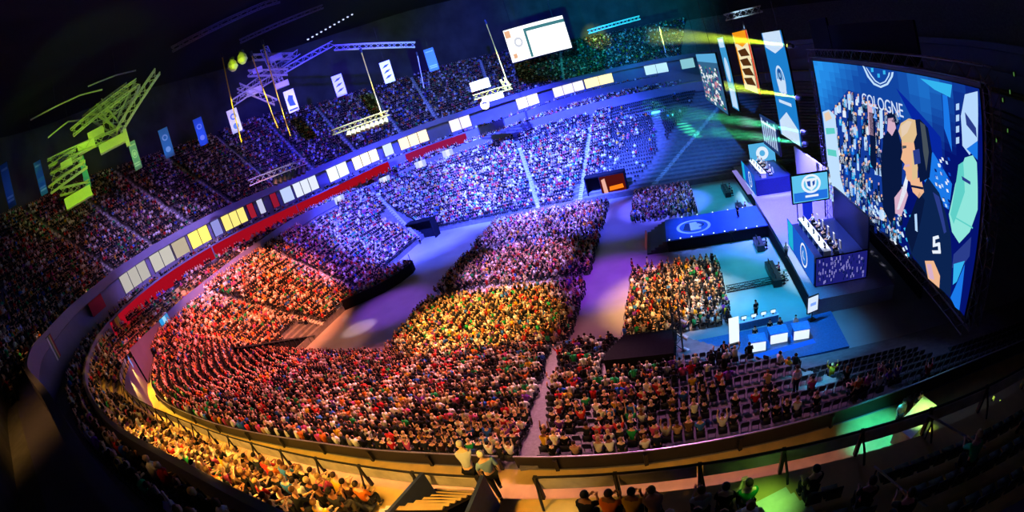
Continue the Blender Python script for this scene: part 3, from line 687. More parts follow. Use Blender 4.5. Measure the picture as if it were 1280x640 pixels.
# giant screen: plane x=20, facing the audience
SX = 20.0
scr = empty('giant_screen', (SX, 35.7, 6), label='giant video screen showing a player in profile beside a crowd', cat='screen')
def spt(px, py, l=0): p = atx(px, py, SX - .04 - .012 * l); return Vector(p) - Vector(scr.location)
pal = ['#0a49c8', '#1a78e8', '#34b4f0', '#0626a0', '#e8f2ff', '#bfe0ff', '#f0b890', '#e6cdb4', '#08173e', '#0b2350', '#5fd0c8', '#8fe6dc', '#2a3c8a', '#0c1f70', '#b4d8ff', '#d8b0c8', '#123a9a', '#46505a', '#e0c090', '#1450d8']
pm = MB()
def poly(px, c, l=1): pm.add([spt(x, y, l) for x, y in px], [tuple(range(len(px)))], c)
# background as bands
TL, TR, BR_, BL = (1016, 78), (1224, 112), (1199, 391), (1039, 232)
def sq(u, v):
    p0 = np.array(atx(*TL, SX)); yL, yR = atx(*TL, SX)[1], atx(*TR, SX)[1]; zt, zb = 21.0, 6.7
    return Vector((SX, yL + (yR - yL) * u, zt + (zb - zt) * v)) - Vector(scr.location)
NB = 28
shades = ['#%02x%02x%02x' % tuple(int(p + (q - p) * k / 13) for p, q in zip((4, 18, 110), (40, 150, 240))) for k in range(14)]
base = len(pal); pal += shades
for i in range(NB):
    for jx in range(20):
        u0, u1, v0, v1 = jx / 20, (jx + 1) / 20, i / NB, (i + 1) / NB
        uc, vc = (u0 + u1) / 2, (v0 + v1) / 2
        g = .95 - 1.05 * uc * .8 - .5 * vc + .35 * max(0, 1 - abs(uc - .78) * 6) * max(0, 1 - vc * 1.6) + .12 * math.sin(uc * 9 + vc * 7)
        pm.add([sq(u0, v0), sq(u1, v0), sq(u1, v1), sq(u0, v1)], [(0, 1, 2, 3)], base + max(0, min(13, int(g * 13 + .5))))
# ring logo at the top
lc_ = [(1078, 82), (1084, 96), (1092, 106), (1101, 110), (1110, 106), (1116, 96), (1117, 90)]
for off, wd in ((0, 2.6), (4.5, 1.6)):
    for (x0, y0), (x1, y1) in zip(lc_, lc_[1:]):
        dx, dy = (1098 - x0), (92 - y0); n0 = math.hypot(dx, dy); ex, ey = (1098 - x1), (92 - y1); n1_ = math.hypot(ex, ey)
        f = lambda x, y, d_x, d_y, n, o_: (x + d_x / n * o_, y + d_y / n * o_)
        poly([f(x0, y0, dx, dy, n0, off), f(x1, y1, ex, ey, n1_, off), f(x1, y1, ex, ey, n1_, off + wd), f(x0, y0, dx, dy, n0, off + wd)], 5, 2)
for a, b in ((1090, 88), (1098, 95), (1105, 91)): poly([(a - 1.5, b - 3), (a + 1.5, b - 3), (a + 2, b + 2), (a - 1, b + 2)], 2, 2)
# beam and glow streaks of the pictured hall
poly([(1150, 98), (1190, 106), (1188, 122), (1168, 112)], 2, 1); poly([(1120, 110), (1176, 172), (1180, 240), (1160, 230), (1150, 170)], 3, 1); poly([(1178, 118), (1184, 120), (1190, 190), (1180, 160)], 1, 2)
poly([(1148, 210), (1166, 190), (1190, 230), (1186, 262), (1166, 250)], 1, 2)
r2 = random.Random(3)
for k in range(46):
    x = r2.uniform(1150, 1186); y = r2.uniform(195, 255); poly([(x, y), (x + 2.5, y + 1), (x + 3.5, y + 5), (x + 1, y + 4)], r2.choice([4, 14, 0, 13]), 3)
# pictured players and audience standing in a crowd
poly([(1030, 150), (1060, 112), (1075, 118), (1100, 132), (1128, 150), (1132, 215), (1124, 300), (1100, 290), (1060, 252), (1040, 232)], 16, 1)
figs = []
for k in range(400):
    x = 1032 + r2.random() * 94; top = 150 - (x - 1030) * 1.25 if x < 1060 else 113 + (x - 1060) * .45; low = 240 + (x - 1036) * .72
    figs.append((r2.uniform(top, low), x))
for y, x in sorted(figs):
    h_ = r2.uniform(7, 13); w_ = r2.uniform(2.2, 4.2); dark = r2.random() < (.5 if x < 1075 else .72); c = r2.choice([8, 8, 9, 13]) if dark else r2.choice([4, 5, 5, 14, 2, 1])
    poly([(x, y), (x + w_, y - .6), (x + w_ * 1.15, y + h_), (x + w_ * .1, y + h_ * .9)], c, 2)
    poly([(x + w_ * .25, y - 3.2), (x + w_ * .85, y - 3.5), (x + w_ * .9, y - .4), (x + w_ * .3, y)], r2.choice([7, 15, 6, 8]), 2)
    if r2.random() < .6: poly([(x + w_ * .3, y + 1), (x + w_ * .6, y + .8), (x + w_ * .55, y + h_ * .6), (x + w_ * .3, y + h_ * .5)], r2.choice([4, 5, 2, 14]), 2)
for k in range(110):
    x = r2.uniform(1070, 1140); y = r2.uniform(225 + (x - 1070) * .6, 262 + (x - 1070) * .95); poly([(x, y), (x + 2, y - 1), (x + 4, y + 4), (x + 2, y + 4)], r2.choice([5, 14, 4, 2, 8]), 2)
poly([(1028, 140), (1036, 137), (1044, 144), (1046, 168), (1050, 220), (1058, 250), (1040, 232), (1034, 200)], 5, 3); poly([(1032, 160), (1043, 160), (1044, 167), (1033, 168)], 10, 4); poly([(1034, 186), (1045, 188), (1046, 196), (1035, 194)], 10, 4)
poly([(1030, 142), (1036, 139), (1040, 148), (1032, 152)], 7, 4)
poly([(1104, 172), (1112, 160), (1122, 162), (1128, 190), (1126, 250), (1114, 280), (1104, 262), (1101, 210)], 8, 3); poly([(1110, 148), (1117, 147), (1120, 160), (1115, 170), (1109, 163)], 15, 4); poly([(1108, 143), (1118, 141), (1121, 152), (1117, 153), (1110, 150)], 8, 4)
poly([(1099, 138), (1103, 137), (1104, 172), (1100, 174)], 5, 3); poly([(1084, 128), (1090, 130), (1092, 170), (1086, 168)], 15, 3); poly([(1086, 140), (1093, 142), (1095, 215), (1088, 205)], 8, 3)
poly([(1118, 247), (1131, 230), (1135, 244), (1127, 269), (1119, 267)], 15, 4); poly([(1130, 228), (1134, 214), (1136, 216), (1133, 240), (1124, 262), (1121, 262)], 4, 4)
# the player in profile
poly([(1149, 240), (1160, 222), (1174, 241), (1182, 266), (1188, 292), (1190, 330), (1188, 372), (1163, 350), (1138, 316), (1131, 288), (1141, 262)], 9, 5)
poly([(1149, 240), (1156, 250), (1148, 290), (1140, 316), (1131, 288), (1141, 262)], 8, 6); poly([(1166, 240), (1174, 246), (1183, 290), (1180, 292)], 12, 6)
poly([(1137, 224), (1151, 222), (1155, 240), (1149, 248), (1141, 240)], 6, 6); poly([(1138, 231), (1154, 234), (1154, 237), (1139, 234)], 8, 7)
poly([(1127, 176), (1142, 172), (1148, 200), (1146, 224), (1139, 228), (1133, 224), (1132, 214), (1129, 211), (1131, 205), (1126, 199), (1128, 190)], 6, 6)
poly([(1128, 182), (1133, 182), (1133, 185), (1128, 186)], 17, 7); poly([(1131, 206), (1137, 205), (1137, 208), (1131, 209)], 15, 7); poly([(1140, 190), (1146, 188), (1147, 222), (1140, 226)], 18, 7)
poly([(1138, 150), (1150, 149), (1160, 160), (1165, 190), (1162, 222), (1150, 228), (1146, 202), (1142, 176)], 8, 7); poly([(1150, 152), (1156, 156), (1161, 190), (1158, 214), (1154, 190)], 17, 8); poly([(1141, 188), (1149, 186), (1151, 204), (1143, 206)], 12, 8)
poly([(1123, 164), (1126, 154), (1136, 148), (1144, 150), (1146, 168), (1142, 178), (1128, 178)], 18, 8); poly([(1126, 158), (1134, 151), (1140, 152), (1134, 166), (1127, 172)], 7, 9)
poly([(1156, 326), (1167, 326), (1175, 345), (1174, 360), (1160, 348)], 6, 6); poly([(1158, 330), (1164, 330), (1168, 350), (1162, 348)], 15, 7)
# sleeve badge: an angular S
for q in ([(1166, 296), (1173, 294), (1174, 298), (1167, 300)], [(1166, 296), (1169, 296), (1169, 308), (1166, 307)], [(1166, 305), (1175, 303), (1175, 307), (1166, 309)], [(1172, 303), (1175, 303), (1176, 316), (1173, 316)], [(1165, 313), (1176, 313), (1176, 317), (1166, 317)]): poly(q, 4, 6)
poly([(1143, 268), (1146, 267), (1147, 290), (1144, 288)], 14, 7)
# gaming chair and inflatable shapes at the edge
poly([(1206, 118), (1222, 114), (1222, 176), (1212, 194), (1203, 182), (1201, 145)], 14, 2); poly([(1206, 140), (1220, 160), (1221, 172), (1208, 156)], 12, 3); poly([(1208, 186), (1222, 200), (1222, 176)], 1, 3)
poly([(1206, 197), (1216, 194), (1221, 203), (1222, 262), (1212, 290), (1199, 304), (1190, 290), (1186, 268), (1194, 230)], 11, 4); poly([(1198, 206), (1204, 202), (1206, 240), (1192, 280), (1188, 268)], 10, 5); poly([(1202, 220), (1213, 227), (1213, 231), (1203, 225)], 12, 6); poly([(1192, 270), (1216, 284), (1216, 286), (1192, 272)], 10, 6)
poly([(1192, 318), (1214, 296), (1212, 320), (1205, 330), (1190, 335)], 12, 3); poly([(1192, 330), (1206, 326), (1196, 352), (1191, 356)], 2, 4); poly([(1188, 372), (1206, 330), (1202, 366), (1199, 388), (1194, 384)], 1, 3)
for k in range(4): poly([(1195, 130 + 14 * k), (1199, 129 + 14 * k), (1199, 137 + 14 * k), (1195, 138 + 14 * k)], 14, 3)
pm.obj('picture', [em(h, 1.0) for h in pal], scr)
def text(body, parent, mat_, a, b, dep=.02, h=None):
    cu = bpy.data.curves.new('lettering', 'FONT'); cu.body = body; cu.align_x = 'LEFT'; cu.size = 1; cu.extrude = dep; cu.materials.append(mat_)
    o = bpy.data.objects.new('lettering', cu); COL.objects.link(o); bpy.context.view_layer.update(); w = o.dimensions.x
    dg = bpy.context.evaluated_depsgraph_get(); me = bpy.data.meshes.new_from_object(o.evaluated_get(dg)); bpy.data.objects.remove(o)
    o = link('lettering', me, parent); a, b = Vector(a), Vector(b); d = b - a; s_ = d.length / w
    xa = d.normalized(); za = xa.cross(Vector((0, 0, 1))).normalized(); ya = za.cross(xa)
    mm = Matrix((xa, ya, za)).transposed().to_4x4(); sy = (h / .7) if h else s_
    o.matrix_local = Matrix.Translation(a) @ mm @ Matrix.Diagonal((s_, sy, 1, 1)); me.materials.clear(); me.materials.append(mat_); return o
ta, tb = spt(1078, 130, 7), spt(1129, 147, 7)
text('COLOGNE', scr, em('#cfe2ff', 1), ta, tb, .01, 1.05)
text('2', scr, em('#7fb0ff', 1), spt(1091, 147, 7), spt(1096, 149, 7), .01, 1.0)
m = MB()
y0, y1, z0, z1 = 51.0 - 35.7, 20.3 - 35.7, .55, 15.2
for a, b in (((y0, z1), (y1, z1)), ((y0, z0), (y1, z0)), ((y0, z0), (y0, z1)), ((y1, z0), (y1, z1))):
    m.box(((0.12), (a[0] + b[0]) / 2, (a[1] + b[1]) / 2), (.3, abs(a[0] - b[0]) + .25, abs(a[1] - b[1]) + .25))
m.obj('bezel', M['rail'], scr)
m = MB(); m.box((.35, 0, 7.9), (.5, 30.7, 14.8)); m.obj('back_housing', M['dark'], scr)
tf = empty('screen_truss', (SX + .2, 35.7, 0), label='square truss frame carrying the giant screen', cat='truss')
for nm, a, b in (('top_truss', (0, 16, 21.9), (0, -16, 21.9)), ('side_truss', (0, -16, 6.5), (0, -16, 21.9)), ('side_truss', (0, 15.9, 1.6), (0, 15.9, 21.9)), ('bottom_truss', (0, 15.5, 6.0), (0, -15.5, 6.0))):
    m = MB(); m.truss(a, b, .9, .05); m.obj(nm, M['frame'], tf)

# player booths
def emblem(mb, c, u, w, s_, m0, m1): mb.disc(c, u, w, s_, 24, m0, s_ * .82); mb.disc(c, u, w, s_ * .66, 20, m1, 0); mb.disc(Vector(c), u, w, s_ * .4, 16, m0, s_ * .2, -2.3, 1.2)
def booth(y0, y1, lab1, near):
    o = empty('player_booth', (15.6, (y0 + y1) / 2, 1.605), label=lab1, cat='booth'); org = Vector(o.location); h = (y1 - y0) / 2
    m = MB(); m.box((0, 0, 1.195), (5.9, 2 * h - .1, 2.38)); m.obj('platform', mat('booth_blue', '#0e1c5a', .4), o)
    m = MB(); X0 = -3.08
    m.quad((X0, -h, .1), (X0, h, .1), (X0, h, 3.2), (X0, -h, 3.2), 0); emblem(m, (X0 - .02, -.3 * h, 1.65), (0, 1, 0), (0, 0, 1), 1.25, 1, 2); m.quad((X0 - .01, h * .55, .2), (X0 - .01, h * .95, .2), (X0 - .01, h * .95, 3.1), (X0 - .01, h * .55, 3.1), 3)
    m.obj('front_screen', [em('#1c5fd8', .9), em('#e8f4ff', 1), em('#2f7fe0', 1), em('#1fb4d8', 1)], o)
    return o, h
b1, h1 = booth(36.3, 46.0, 'raised player booth nearest the presenters desk, blue emblem screen on its front', True)
# upright emblem screen at the far end of the near booth
q = [aty(990, 222, 46.3), aty(1031, 214, 46.3), aty(1038, 240, 46.3), aty(992, 262, 46.3)]
xa, xb = (q[0][0] + q[3][0]) / 2, (q[1][0] + q[2][0]) / 2; zt, zb = (q[0][2] + q[1][2]) / 2, (q[2][2] + q[3][2]) / 2
bs = empty('booth_screen', ((xa + xb) / 2, 46.3, 4.0), label='upright blue screen with white skull-like emblem above the nearer player booth', cat='screen')
w_ = (xb - xa) / 2; m = MB(); m.quad((-w_, 0, zb - 4), (w_, 0, zb - 4), (w_, 0, zt - 4), (-w_, 0, zt - 4), 0); m.quad((-w_ * .95, -.01, zb - 4 + .1), (w_ * .95, -.01, zb - 4 + .1), (w_ * .95, -.01, (zb + zt) / 2 - 4.4), (-w_ * .95, -.01, (zb + zt) / 2 - 4.4), 3)
zc = (zb + zt) / 2 - 4 + .45; m.disc((.1, -.03, zc), (1, 0, 0), (0, 0, .85), 1.25, 28, 1, .95); m.add([(-.7, -.035, zc + .6), (.9, -.035, zc + .6), (.7, -.035, zc - .35), (.1, -.035, zc - .8), (-.5, -.035, zc - .35)], [(0, 1, 2, 3, 4)], 1)
m.quad((-.35, -.05, zc - .2), (.0, -.05, zc - .35), (.0, -.05, zc + .35), (-.45, -.05, zc + .3), 2); m.quad((.3, -.05, zc - .3), (.55, -.05, zc - .1), (.6, -.05, zc + .35), (.25, -.05, zc + .2), 2)
m.quad((-.75, -.04, zc - 1.5), (.95, -.04, zc - 1.5), (.95, -.04, zc - 1.25), (-.75, -.04, zc - 1.25), 1)
m.obj('picture', [em('#5fc4f0', 1), em('#e6f2ff', 1), em('#1b50b0', 1), em('#2270e0', 1)], bs)
m = MB(); m.box((0, .12, (zt + zb) / 2 - 4), (2 * w_ + .3, .2, zt - zb + .3)); m.obj('housing', M['dark'], bs)
m = MB(); m.box((-w_ * .8, .12, (zb - 4) / 2), (.12, .12, zb - 4)); m.obj('leg', M['rail'], bs); m = MB(); m.box((w_ * .8, .12, (zb - 4) / 2), (.12, .12, zb - 4)); m.obj('leg', M['rail'], bs)
b2, h2 = booth(63.5, 73.5, 'raised player booth on the far half of the stage, beyond the runway', False)
# low speckled screen across the near end of the near booth
ns = empty('end_screen', (15.6, 36.1, 1.6), label='speckled lavender screen on the short end of the nearer booth', cat='screen')
m = MB(); m.quad((-2.9, 0, .1), (2.9, 0, .1), (2.9, 0, 2.9), (-2.9, 0, 2.9), 0); rr = random.Random(5)
for k in range(120):
    a, b = rr.uniform(-2.8, 2.6), rr.uniform(.2, 2.6); m.quad((a, -.012, b), (a + .12, -.012, b), (a + .12, -.012, b + .3), (a, -.012, b + .3), rr.choice([1, 2, 1]))
m.obj('picture', [em('#22248a', .7), em('#8a86d8', .8), em('#0d1a5a', .8)], ns); m = MB(); m.box((0, .06, 1.5), (5.9, .1, 3.0)); m.obj('housing', M['dark'], ns)
m = MB(); m.box((18.75, 41.2, 4.6), (.2, 9.6, 6.0)); m.obj('booth_backboard', mat('booth_dark_blue', '#0c1650', .5), label='dark blue panel standing behind the players of the nearer booth', cat='panel')
q = [aty(935, 181, 74.2), aty(967, 179, 74.2), aty(969, 214, 74.2)]
fs = empty('booth_screen', ((q[0][0] + q[1][0]) / 2, 74.2, 4.0), label='upright pale blue screen above the far player booth', cat='screen'); w_ = (q[1][0] - q[0][0]) / 2; zt, zb = q[0][2] - 4, q[2][2] - 4
m = MB(); m.quad((-w_, 0, zb), (w_, 0, zb), (w_, 0, zt), (-w_, 0, zt), 0); m.quad((-w_ * .9, -.01, zb + .2), (w_ * .9, -.01, zb + .2), (w_ * .9, -.01, zb + (zt - zb) * .4), (-w_ * .9, -.01, zb + (zt - zb) * .4), 1); m.disc((0, -.02, zb + (zt - zb) * .66), (1, 0, 0), (0, 0, 1), (zt - zb) * .22, 22, 2, (zt - zb) * .1); m.obj('picture', [em('#58b8ee', .9), em('#2f86e0', .9), em('#e0f0ff', 1)], fs)
m = MB(); m.box((0, .12, (zt + zb) / 2), (2 * w_ + .3, .2, zt - zb + .3)); m.obj('housing', M['dark'], fs)
for s_ in (-.8, .8): m = MB(); m.box((w_ * s_, .12, zb / 2), (.12, .12, max(.2, zb))); m.obj('leg', M['rail'], fs)
def gaming(y0, y1, side, grp):
    for k in range(5):
        y = y0 + (y1 - y0) * (k + .5) / 5
        pos = ORD(k + 1) + ' from the presenters side'
        d = empty('gaming_desk', (14.2, y, 4.0), label=f'white gaming desk on the {side} booth, {pos}', cat='desk', group=grp + ' desks')
        m = MB(); m.box((0, 0, .73), (.9, 1.7, .05)); m.obj('desktop', M['white'], d)
        for a in (-.75, .75): m = MB(); m.box((0, a, .35), (.8, .06, .7)); m.obj('leg', M['white'], d)
        mo = empty('monitor', (14.15, y - .1, 4.755), label=f'bright monitor on the {side} booth, {pos}', cat='monitor', group=grp + ' monitors')
        m = MB(); m.box((0, 0, .32), (.05, .62, .38)); m.obj('shell', M['desk'], mo); m = MB(); m.quad((.03, -.28, .16), (.03, .28, .16), (.03, .28, .48), (.03, -.28, .48)); m.obj('display', em('#dfeaff', 2), mo); m = MB(); m.tube([(0, 0, 0), (0, 0, .16)], [.12, .03], 8); m.obj('stand', M['desk'], mo)
        c = empty('gaming_chair', (15.55, y, 4.0), PI / 2, label=f'pale gaming chair on the {side} booth, {pos}', cat='chair', group=grp + ' chairs')
        m = MB(); m.box((0, 0, .33), (.5, .5, .09)); m.obj('seat', M['white'], c); m = MB(); m.box((0, -.42, .82), (.5, .09, .85), tilt=-.1); m.obj('backrest', M['white'], c); m = MB(); m.tube([(0, 0, .08), (0, 0, .3)], .04, 6); m.obj('column', M['rail'], c)
        m = MB()
        for a in range(5): m.tube([(0, 0, .08), (.3 * math.cos(a * 1.257), .3 * math.sin(a * 1.257), .04)], .03, 5)
        m.obj('base', M['rail'], c)
        sh = ['#f2f0ec', '#d9e4f4', '#2b2b30', '#f2f0ec', '#c8d4ec'][k]
        person(15.55, y, 4.0, PI / 2, ['rest', 'lean', 'rest', 'rest', 'lean'][k], sh, f'player seated at the {side} booth desk, {pos}', grp + ' players')
gaming(36.8, 45.6, 'nearer', 'near booth'); gaming(64, 73, 'farther', 'far booth')
# backdrop pieces between and behind
m = MB(); m.box((20.5, 58.5, 4.6), (.3, 15.5, 6.0)); m.obj('stage_backdrop', M['white'], label='pale lavender-lit low wall at the back of the stage between screens', cat='wall panel')
m = MB(); m.box((17.2, 52.2, 3.1), (.3, 3.4, 3.0)); m.obj('glowing_board', em('#1b2fe0', .9), label='saturated blue glowing panel at the middle of the stage', cat='panel')
m = MB(); m.box((24.2, 43, 12.5), (.3, 20, 25)); m.obj('stage_curtain', M['canvas'], label='black curtain hanging behind the giant screen', cat='curtain')
m = MB(); m.box((24.2, 56.3, 13), (.3, 6.2, 26)); m.obj('stage_curtain', M['canvas'], label='narrow black curtain between giant screen and emblem banner', cat='curtain')
# ------------------------------------------------------------------ presenters deck
dz = .55
def desk_mod(pxl, pxr, lab):
    a, b = at(*pxl, dz), at(*pxr, dz); L = math.hypot(b[0] - a[0], b[1] - a[1]); yaw = math.atan2(b[1] - a[1], b[0] - a[0]); c = ((a[0] + b[0]) / 2, (a[1] + b[1]) / 2)
    o = empty('presenters_desk', (*c, dz), yaw, label=lab, cat='desk', group='presenters desk modules')
    m = MB(); m.box((0, .5, 1.02), (L + .15, 1.15, .07)); m.obj('desktop', mat('desk_top_blue', '#3f8fe8', .25), o)
    m = MB(); m.box((0, .0, .5), (L, .06, .9)); m.obj('front_panel', em('#dff0ff', 1.1), o, label='glowing white front panel')
    for s in (-1, 1): m = MB(); m.box((s * (L / 2 - .03), .5, .5), (.06, .95, 1.0)); m.obj('side_panel', mat('desk_side_blue', '#1d62d0', .3), o)
    return o, c, yaw, L
D1 = desk_mod((938, 441), (957, 438), 'glowing presenters desk module nearest the white standing panel')
D2 = desk_mod((963, 431), (984, 427), 'middle glowing presenters desk module')
D3 = desk_mod((992, 426), (1011, 423), 'glowing presenters desk module nearest the giant screen')
for (dk_, off), sh, po, lb in (((D1, 0), '#22252e', 'rest', 'presenter in dark top at the desk module by the white panel'), ((D2, -.45), '#0b0b0d', 'rest', 'presenter in black seated at the middle desk module'), ((D2, .5), '#1d2230', 'rest', 'presenter in navy beside the one in black at the middle desk'), ((D3, -.2), '#d9e4f4', 'rest', 'presenter in white top at the desk module by the screen')):
    (cx_, cy_), yw = dk_[1], dk_[2]; p = (cx_ + off * math.cos(yw) - 1.72 * math.sin(yw), cy_ + off * math.sin(yw) + 1.72 * math.cos(yw)); person(p[0], p[1], dz, yw + PI, po, sh, lb, 'presenters')
    c = empty('stool', (p[0], p[1], dz), label='small dark seat under ' + lb.split(' at ')[0].split(' seated')[0].split(' beside')[0], cat='stool', group='presenters seats')
    m = MB(); m.tube([(0, 0, .34), (0, 0, .385)], .2, 12); m.obj('seat', M['seat'], c); m = MB(); m.tube([(0, 0, 0), (0, 0, .02), (0, 0, .03), (0, 0, .34)], [.2, .2, .04, .04], 10); m.obj('stem', M['rail'], c)
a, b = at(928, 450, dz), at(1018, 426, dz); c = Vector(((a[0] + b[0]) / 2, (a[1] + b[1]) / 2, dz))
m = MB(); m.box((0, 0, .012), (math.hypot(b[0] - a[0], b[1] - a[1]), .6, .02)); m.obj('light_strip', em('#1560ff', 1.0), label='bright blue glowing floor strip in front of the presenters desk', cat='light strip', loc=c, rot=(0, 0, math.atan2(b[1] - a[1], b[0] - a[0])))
p = at(918, 429, dz); o = empty('standing_panel', p, .2, label='tall narrow white standing panel at the end of the presenters deck', cat='panel')
m = MB(); m.box((0, 0, 1.35), (.9, .1, 2.5)); m.obj('board', em('#e8f6ff', 1.1), o); m = MB(); m.box((0, 0, .05), (1.0, .5, .1)); m.obj('foot', M['rail'], o)
a, b = at(924, 412, dz), at(972, 401, dz); o = empty('low_counter', ((a[0] + b[0]) / 2, (a[1] + b[1]) / 2, dz), math.atan2(b[1] - a[1], b[0] - a[0]), label='long pale blue counter behind the presenters desk', cat='counter')
L = math.hypot(b[0] - a[0], b[1] - a[1]); m = MB(); m.box((0, 0, .4), (L, .5, .8)); m.obj('body', mat('counter_blue', '#2a86d8', .4), o); m = MB(); m.box((0, 0, .83), (L + .1, .65, .06)); m.obj('worktop', mat('counter_top', '#9fd8ff', .3), o)
rr = random.Random(9)
for k in range(4):
    q = empty('monitor', (a[0] + (b[0] - a[0]) * (k + .5) / 4, a[1] + (b[1] - a[1]) * (k + .5) / 4, dz + .86), math.atan2(b[1] - a[1], b[0] - a[0]), label=f'small lit monitor on the pale blue counter, {ORD(k + 1)} from the white panel', cat='monitor', group='counter monitors')
    m = MB(); m.box((0, 0, .28), (.55, .05, .36)); m.obj('shell', M['desk'], q); m = MB(); m.quad((-.24, -.03, .13), (.24, -.03, .13), (.24, -.03, .43), (-.24, -.03, .43)); m.obj('display', em('#cfe8ff', 1.3), q); m = MB(); m.tube([(0, 0, 0), (0, 0, .12)], [.1, .03], 8); m.obj('stand', M['desk'], q)
p = at(1015, 400, .55); o = empty('display_kiosk', p, .3, label='small bright upright display on a stand beside the dark screen base', cat='display')
m = MB(); m.box((0, .04, 1.65), (1.3, .1, 1.7)); m.obj('housing', M['desk'], o); m = MB(); m.quad((-.58, -.02, .9), (.58, -.02, .9), (.58, -.02, 2.4), (-.58, -.02, 2.4), 0); m.quad((-.3, -.03, 1.5), (.35, -.03, 1.5), (.35, -.03, 1.8), (-.3, -.03, 1.8), 1); m.obj('picture', [em('#cfe0ff', 1.1), em('#7fa8ff', 1)], o)
m = MB(); m.tube([(0, .05, 0), (0, .05, .8)], .05, 8); m.box((0, .05, .03), (.7, .5, .06)); m.obj('stand', M['rail'], o)
# equipment desks in the pit
def pit_desk(x, y0, y1, lab, nmon):
    yc, L = (y0 + y1) / 2, abs(y1 - y0); o = empty('equipment_desk', (x, yc, .03), label=lab, cat='desk', group='equipment desks in the pit')
    m = MB(); m.box((0, 0, .78), (1.0, L, .06)); m.obj('desktop', M['desk'], o); m = MB(); m.box((-.47, 0, .39), (.05, L, .74)); m.obj('front_panel', M['desk'], o)
    for s in (-1, 1): m = MB(); m.box((0, s * (L / 2 - .04), .38), (.9, .05, .72)); m.obj('side_panel', M['desk'], o)
    for k in range(nmon):
        yy = yc - L / 2 + L * (k + .5) / nmon
        q = empty('monitor', (x - .1, yy, .845), -PI / 2, label=f"monitor on {lab.split(',')[0].replace('equipment ', '').replace('long ', '')}, {ORD(k + 1)} place", cat='monitor', group='pit monitors')
        m = MB(); m.box((0, -.02, .3), (.6, .05, .38)); m.obj('shell', M['desk'], q); m = MB(); m.quad((-.26, .02, .14), (-.26, .02, .46), (.26, .02, .46), (.26, .02, .14)); m.obj('display', em('#9fd8e8', .8), q); m = MB(); m.tube([(0, 0, 0), (0, 0, .14)], [.12, .03], 8); m.obj('stand', M['desk'], q)
        if k % 2 == 0: person(x + .85, yy, .03, PI / 2, 'rest', ['#0b0b0d', '#d9d4cc', '#c2487e'][k % 3], f"crew at {lab.split(',')[0].replace('equipment ', '')}, {ORD(k + 1)} place", 'pit crew')
        c = empty('stool', (x + .85, yy, .03), label=f"stool at {lab.split(',')[0]}, {ORD(k + 1)} place", cat='stool', group='pit stools')
        m = MB(); m.tube([(0, 0, .34), (0, 0, .385)], .19, 12); m.obj('seat', M['seat'], c); m = MB(); m.tube([(0, 0, 0), (0, 0, .02), (0, 0, .03), (0, 0, .34)], [.2, .2, .04, .04], 10); m.obj('stem', M['rail'], c)
pit_desk(9.6, 39.9, 44.4, 'the long dark equipment desk nearest the lying truss, below the stage', 4)
pit_desk(9.6, 48.4, 51.2, 'the dark equipment desk beside the near edge of the runway, below the stage', 2)
pit_desk(8.9, 69.5, 74.5, 'the long dark equipment desk beyond the runway, below the stage', 4)
pit_desk(9.6, 62.0, 64.4, 'the short dark equipment desk at the far edge of the runway, below the stage', 2)
a, b = at(908, 362, .3), at(985, 346.5, .3); m = MB(); m.truss((a[0], a[1], .35), (b[0], b[1], .35), .5, .05, m=0); m.obj('lying_truss', M['desk'], label='dark truss lying across the turquoise pit floor', cat='truss')
p = at(852, 469, 0); m = MB(); m.truss((p[0], p[1], 0), (p[0], p[1], 7.0), .6, .06)
o = empty('lighting_tower', (0, 0, 0), label='slim dark truss tower beside the floor seats with small pale lamps', cat='tower'); m.obj('mast', M['desk'], o)
for z in (1.6, 2.8, 4.0, 5.4): q = MB(); q.tube([(p[0] + .35, p[1] - .1, z), (p[0] + .75, p[1] - .3, z - .2)], [.12, .18], 8); q.obj('lamp_head', M['steel'], o)
def tripod(px, py, lab):
    p = at(px, py, .03); o = empty('camera_tripod', p, label=lab, cat='camera'); m = MB()
    for k in range(3): m = MB(); m.tube([(0, 0, 1.25), (.45 * math.cos(k * 2.1), .45 * math.sin(k * 2.1), 0)], .03, 6); m.obj('leg', M['rail'], o)
    m = MB(); m.box((0, 0, 1.45), (.6, .22, .26)); m.tube([(.3, 0, 1.45), (.5, 0, 1.45)], .09, 8); m.obj('camera_body', M['desk'], o)
tripod(915, 303, 'camera on a tripod standing alone on the turquoise pit floor')
def standing(px, py, z, yaw, pose, sh, lab, **k): p = at(px, py, z); return person(p[0], p[1], z, yaw, pose, sh, lab, **k)
standing(945, 396, .03, .4, 'stand', '#0b0b0d', 'person in black standing on the blue pit floor behind the desks', pants='#0b0b0d')
standing(923, 272, 1.6, 2.2, 'stand', '#101a33', 'person in dark clothes standing on the runway near the stage', pants='#0e0f14')
standing(752, 262, 0, 1.2, 'walk', '#f2f0ec', 'person in white walking on the empty aisle near the tunnel with orange sign')
standing(740, 330, 0, .2, 'walk', '#c8c4c0', 'person walking in the purple aisle beside the seated floor block', pants='#20283c')
standing(526, 305, 0, .8, 'stand', '#1d2230', 'dark-clothed person standing in front of the black corner tunnel', pants='#0e0f14')
standing(516, 338, 0, .5, 'stand', '#22252e', 'person standing at the tip of the curved black barrier', pants='#0e0f14')
standing(792, 340, 0, -1.2, 'stand', '#a3141c', 'person in dark red standing behind the front floor block, by the aisle')
standing(811, 338, 0, -1.4, 'stand', '#d9d4cc', 'person in pale top standing behind the front floor block, by the runway steps')
standing(983, 322, 1.6, 2.5, 'stand', '#c8c4c0', 'person standing on the stage edge above the long equipment desk')
p = at(600, 611, 14.2); person(p[0], p[1], 14.2, .35, 'bend', '#b8c0cc', 'person in large pale grey-blue top bending over the parapet at the stairwell', hair='#c8c4c0', pants='#0e0f14')
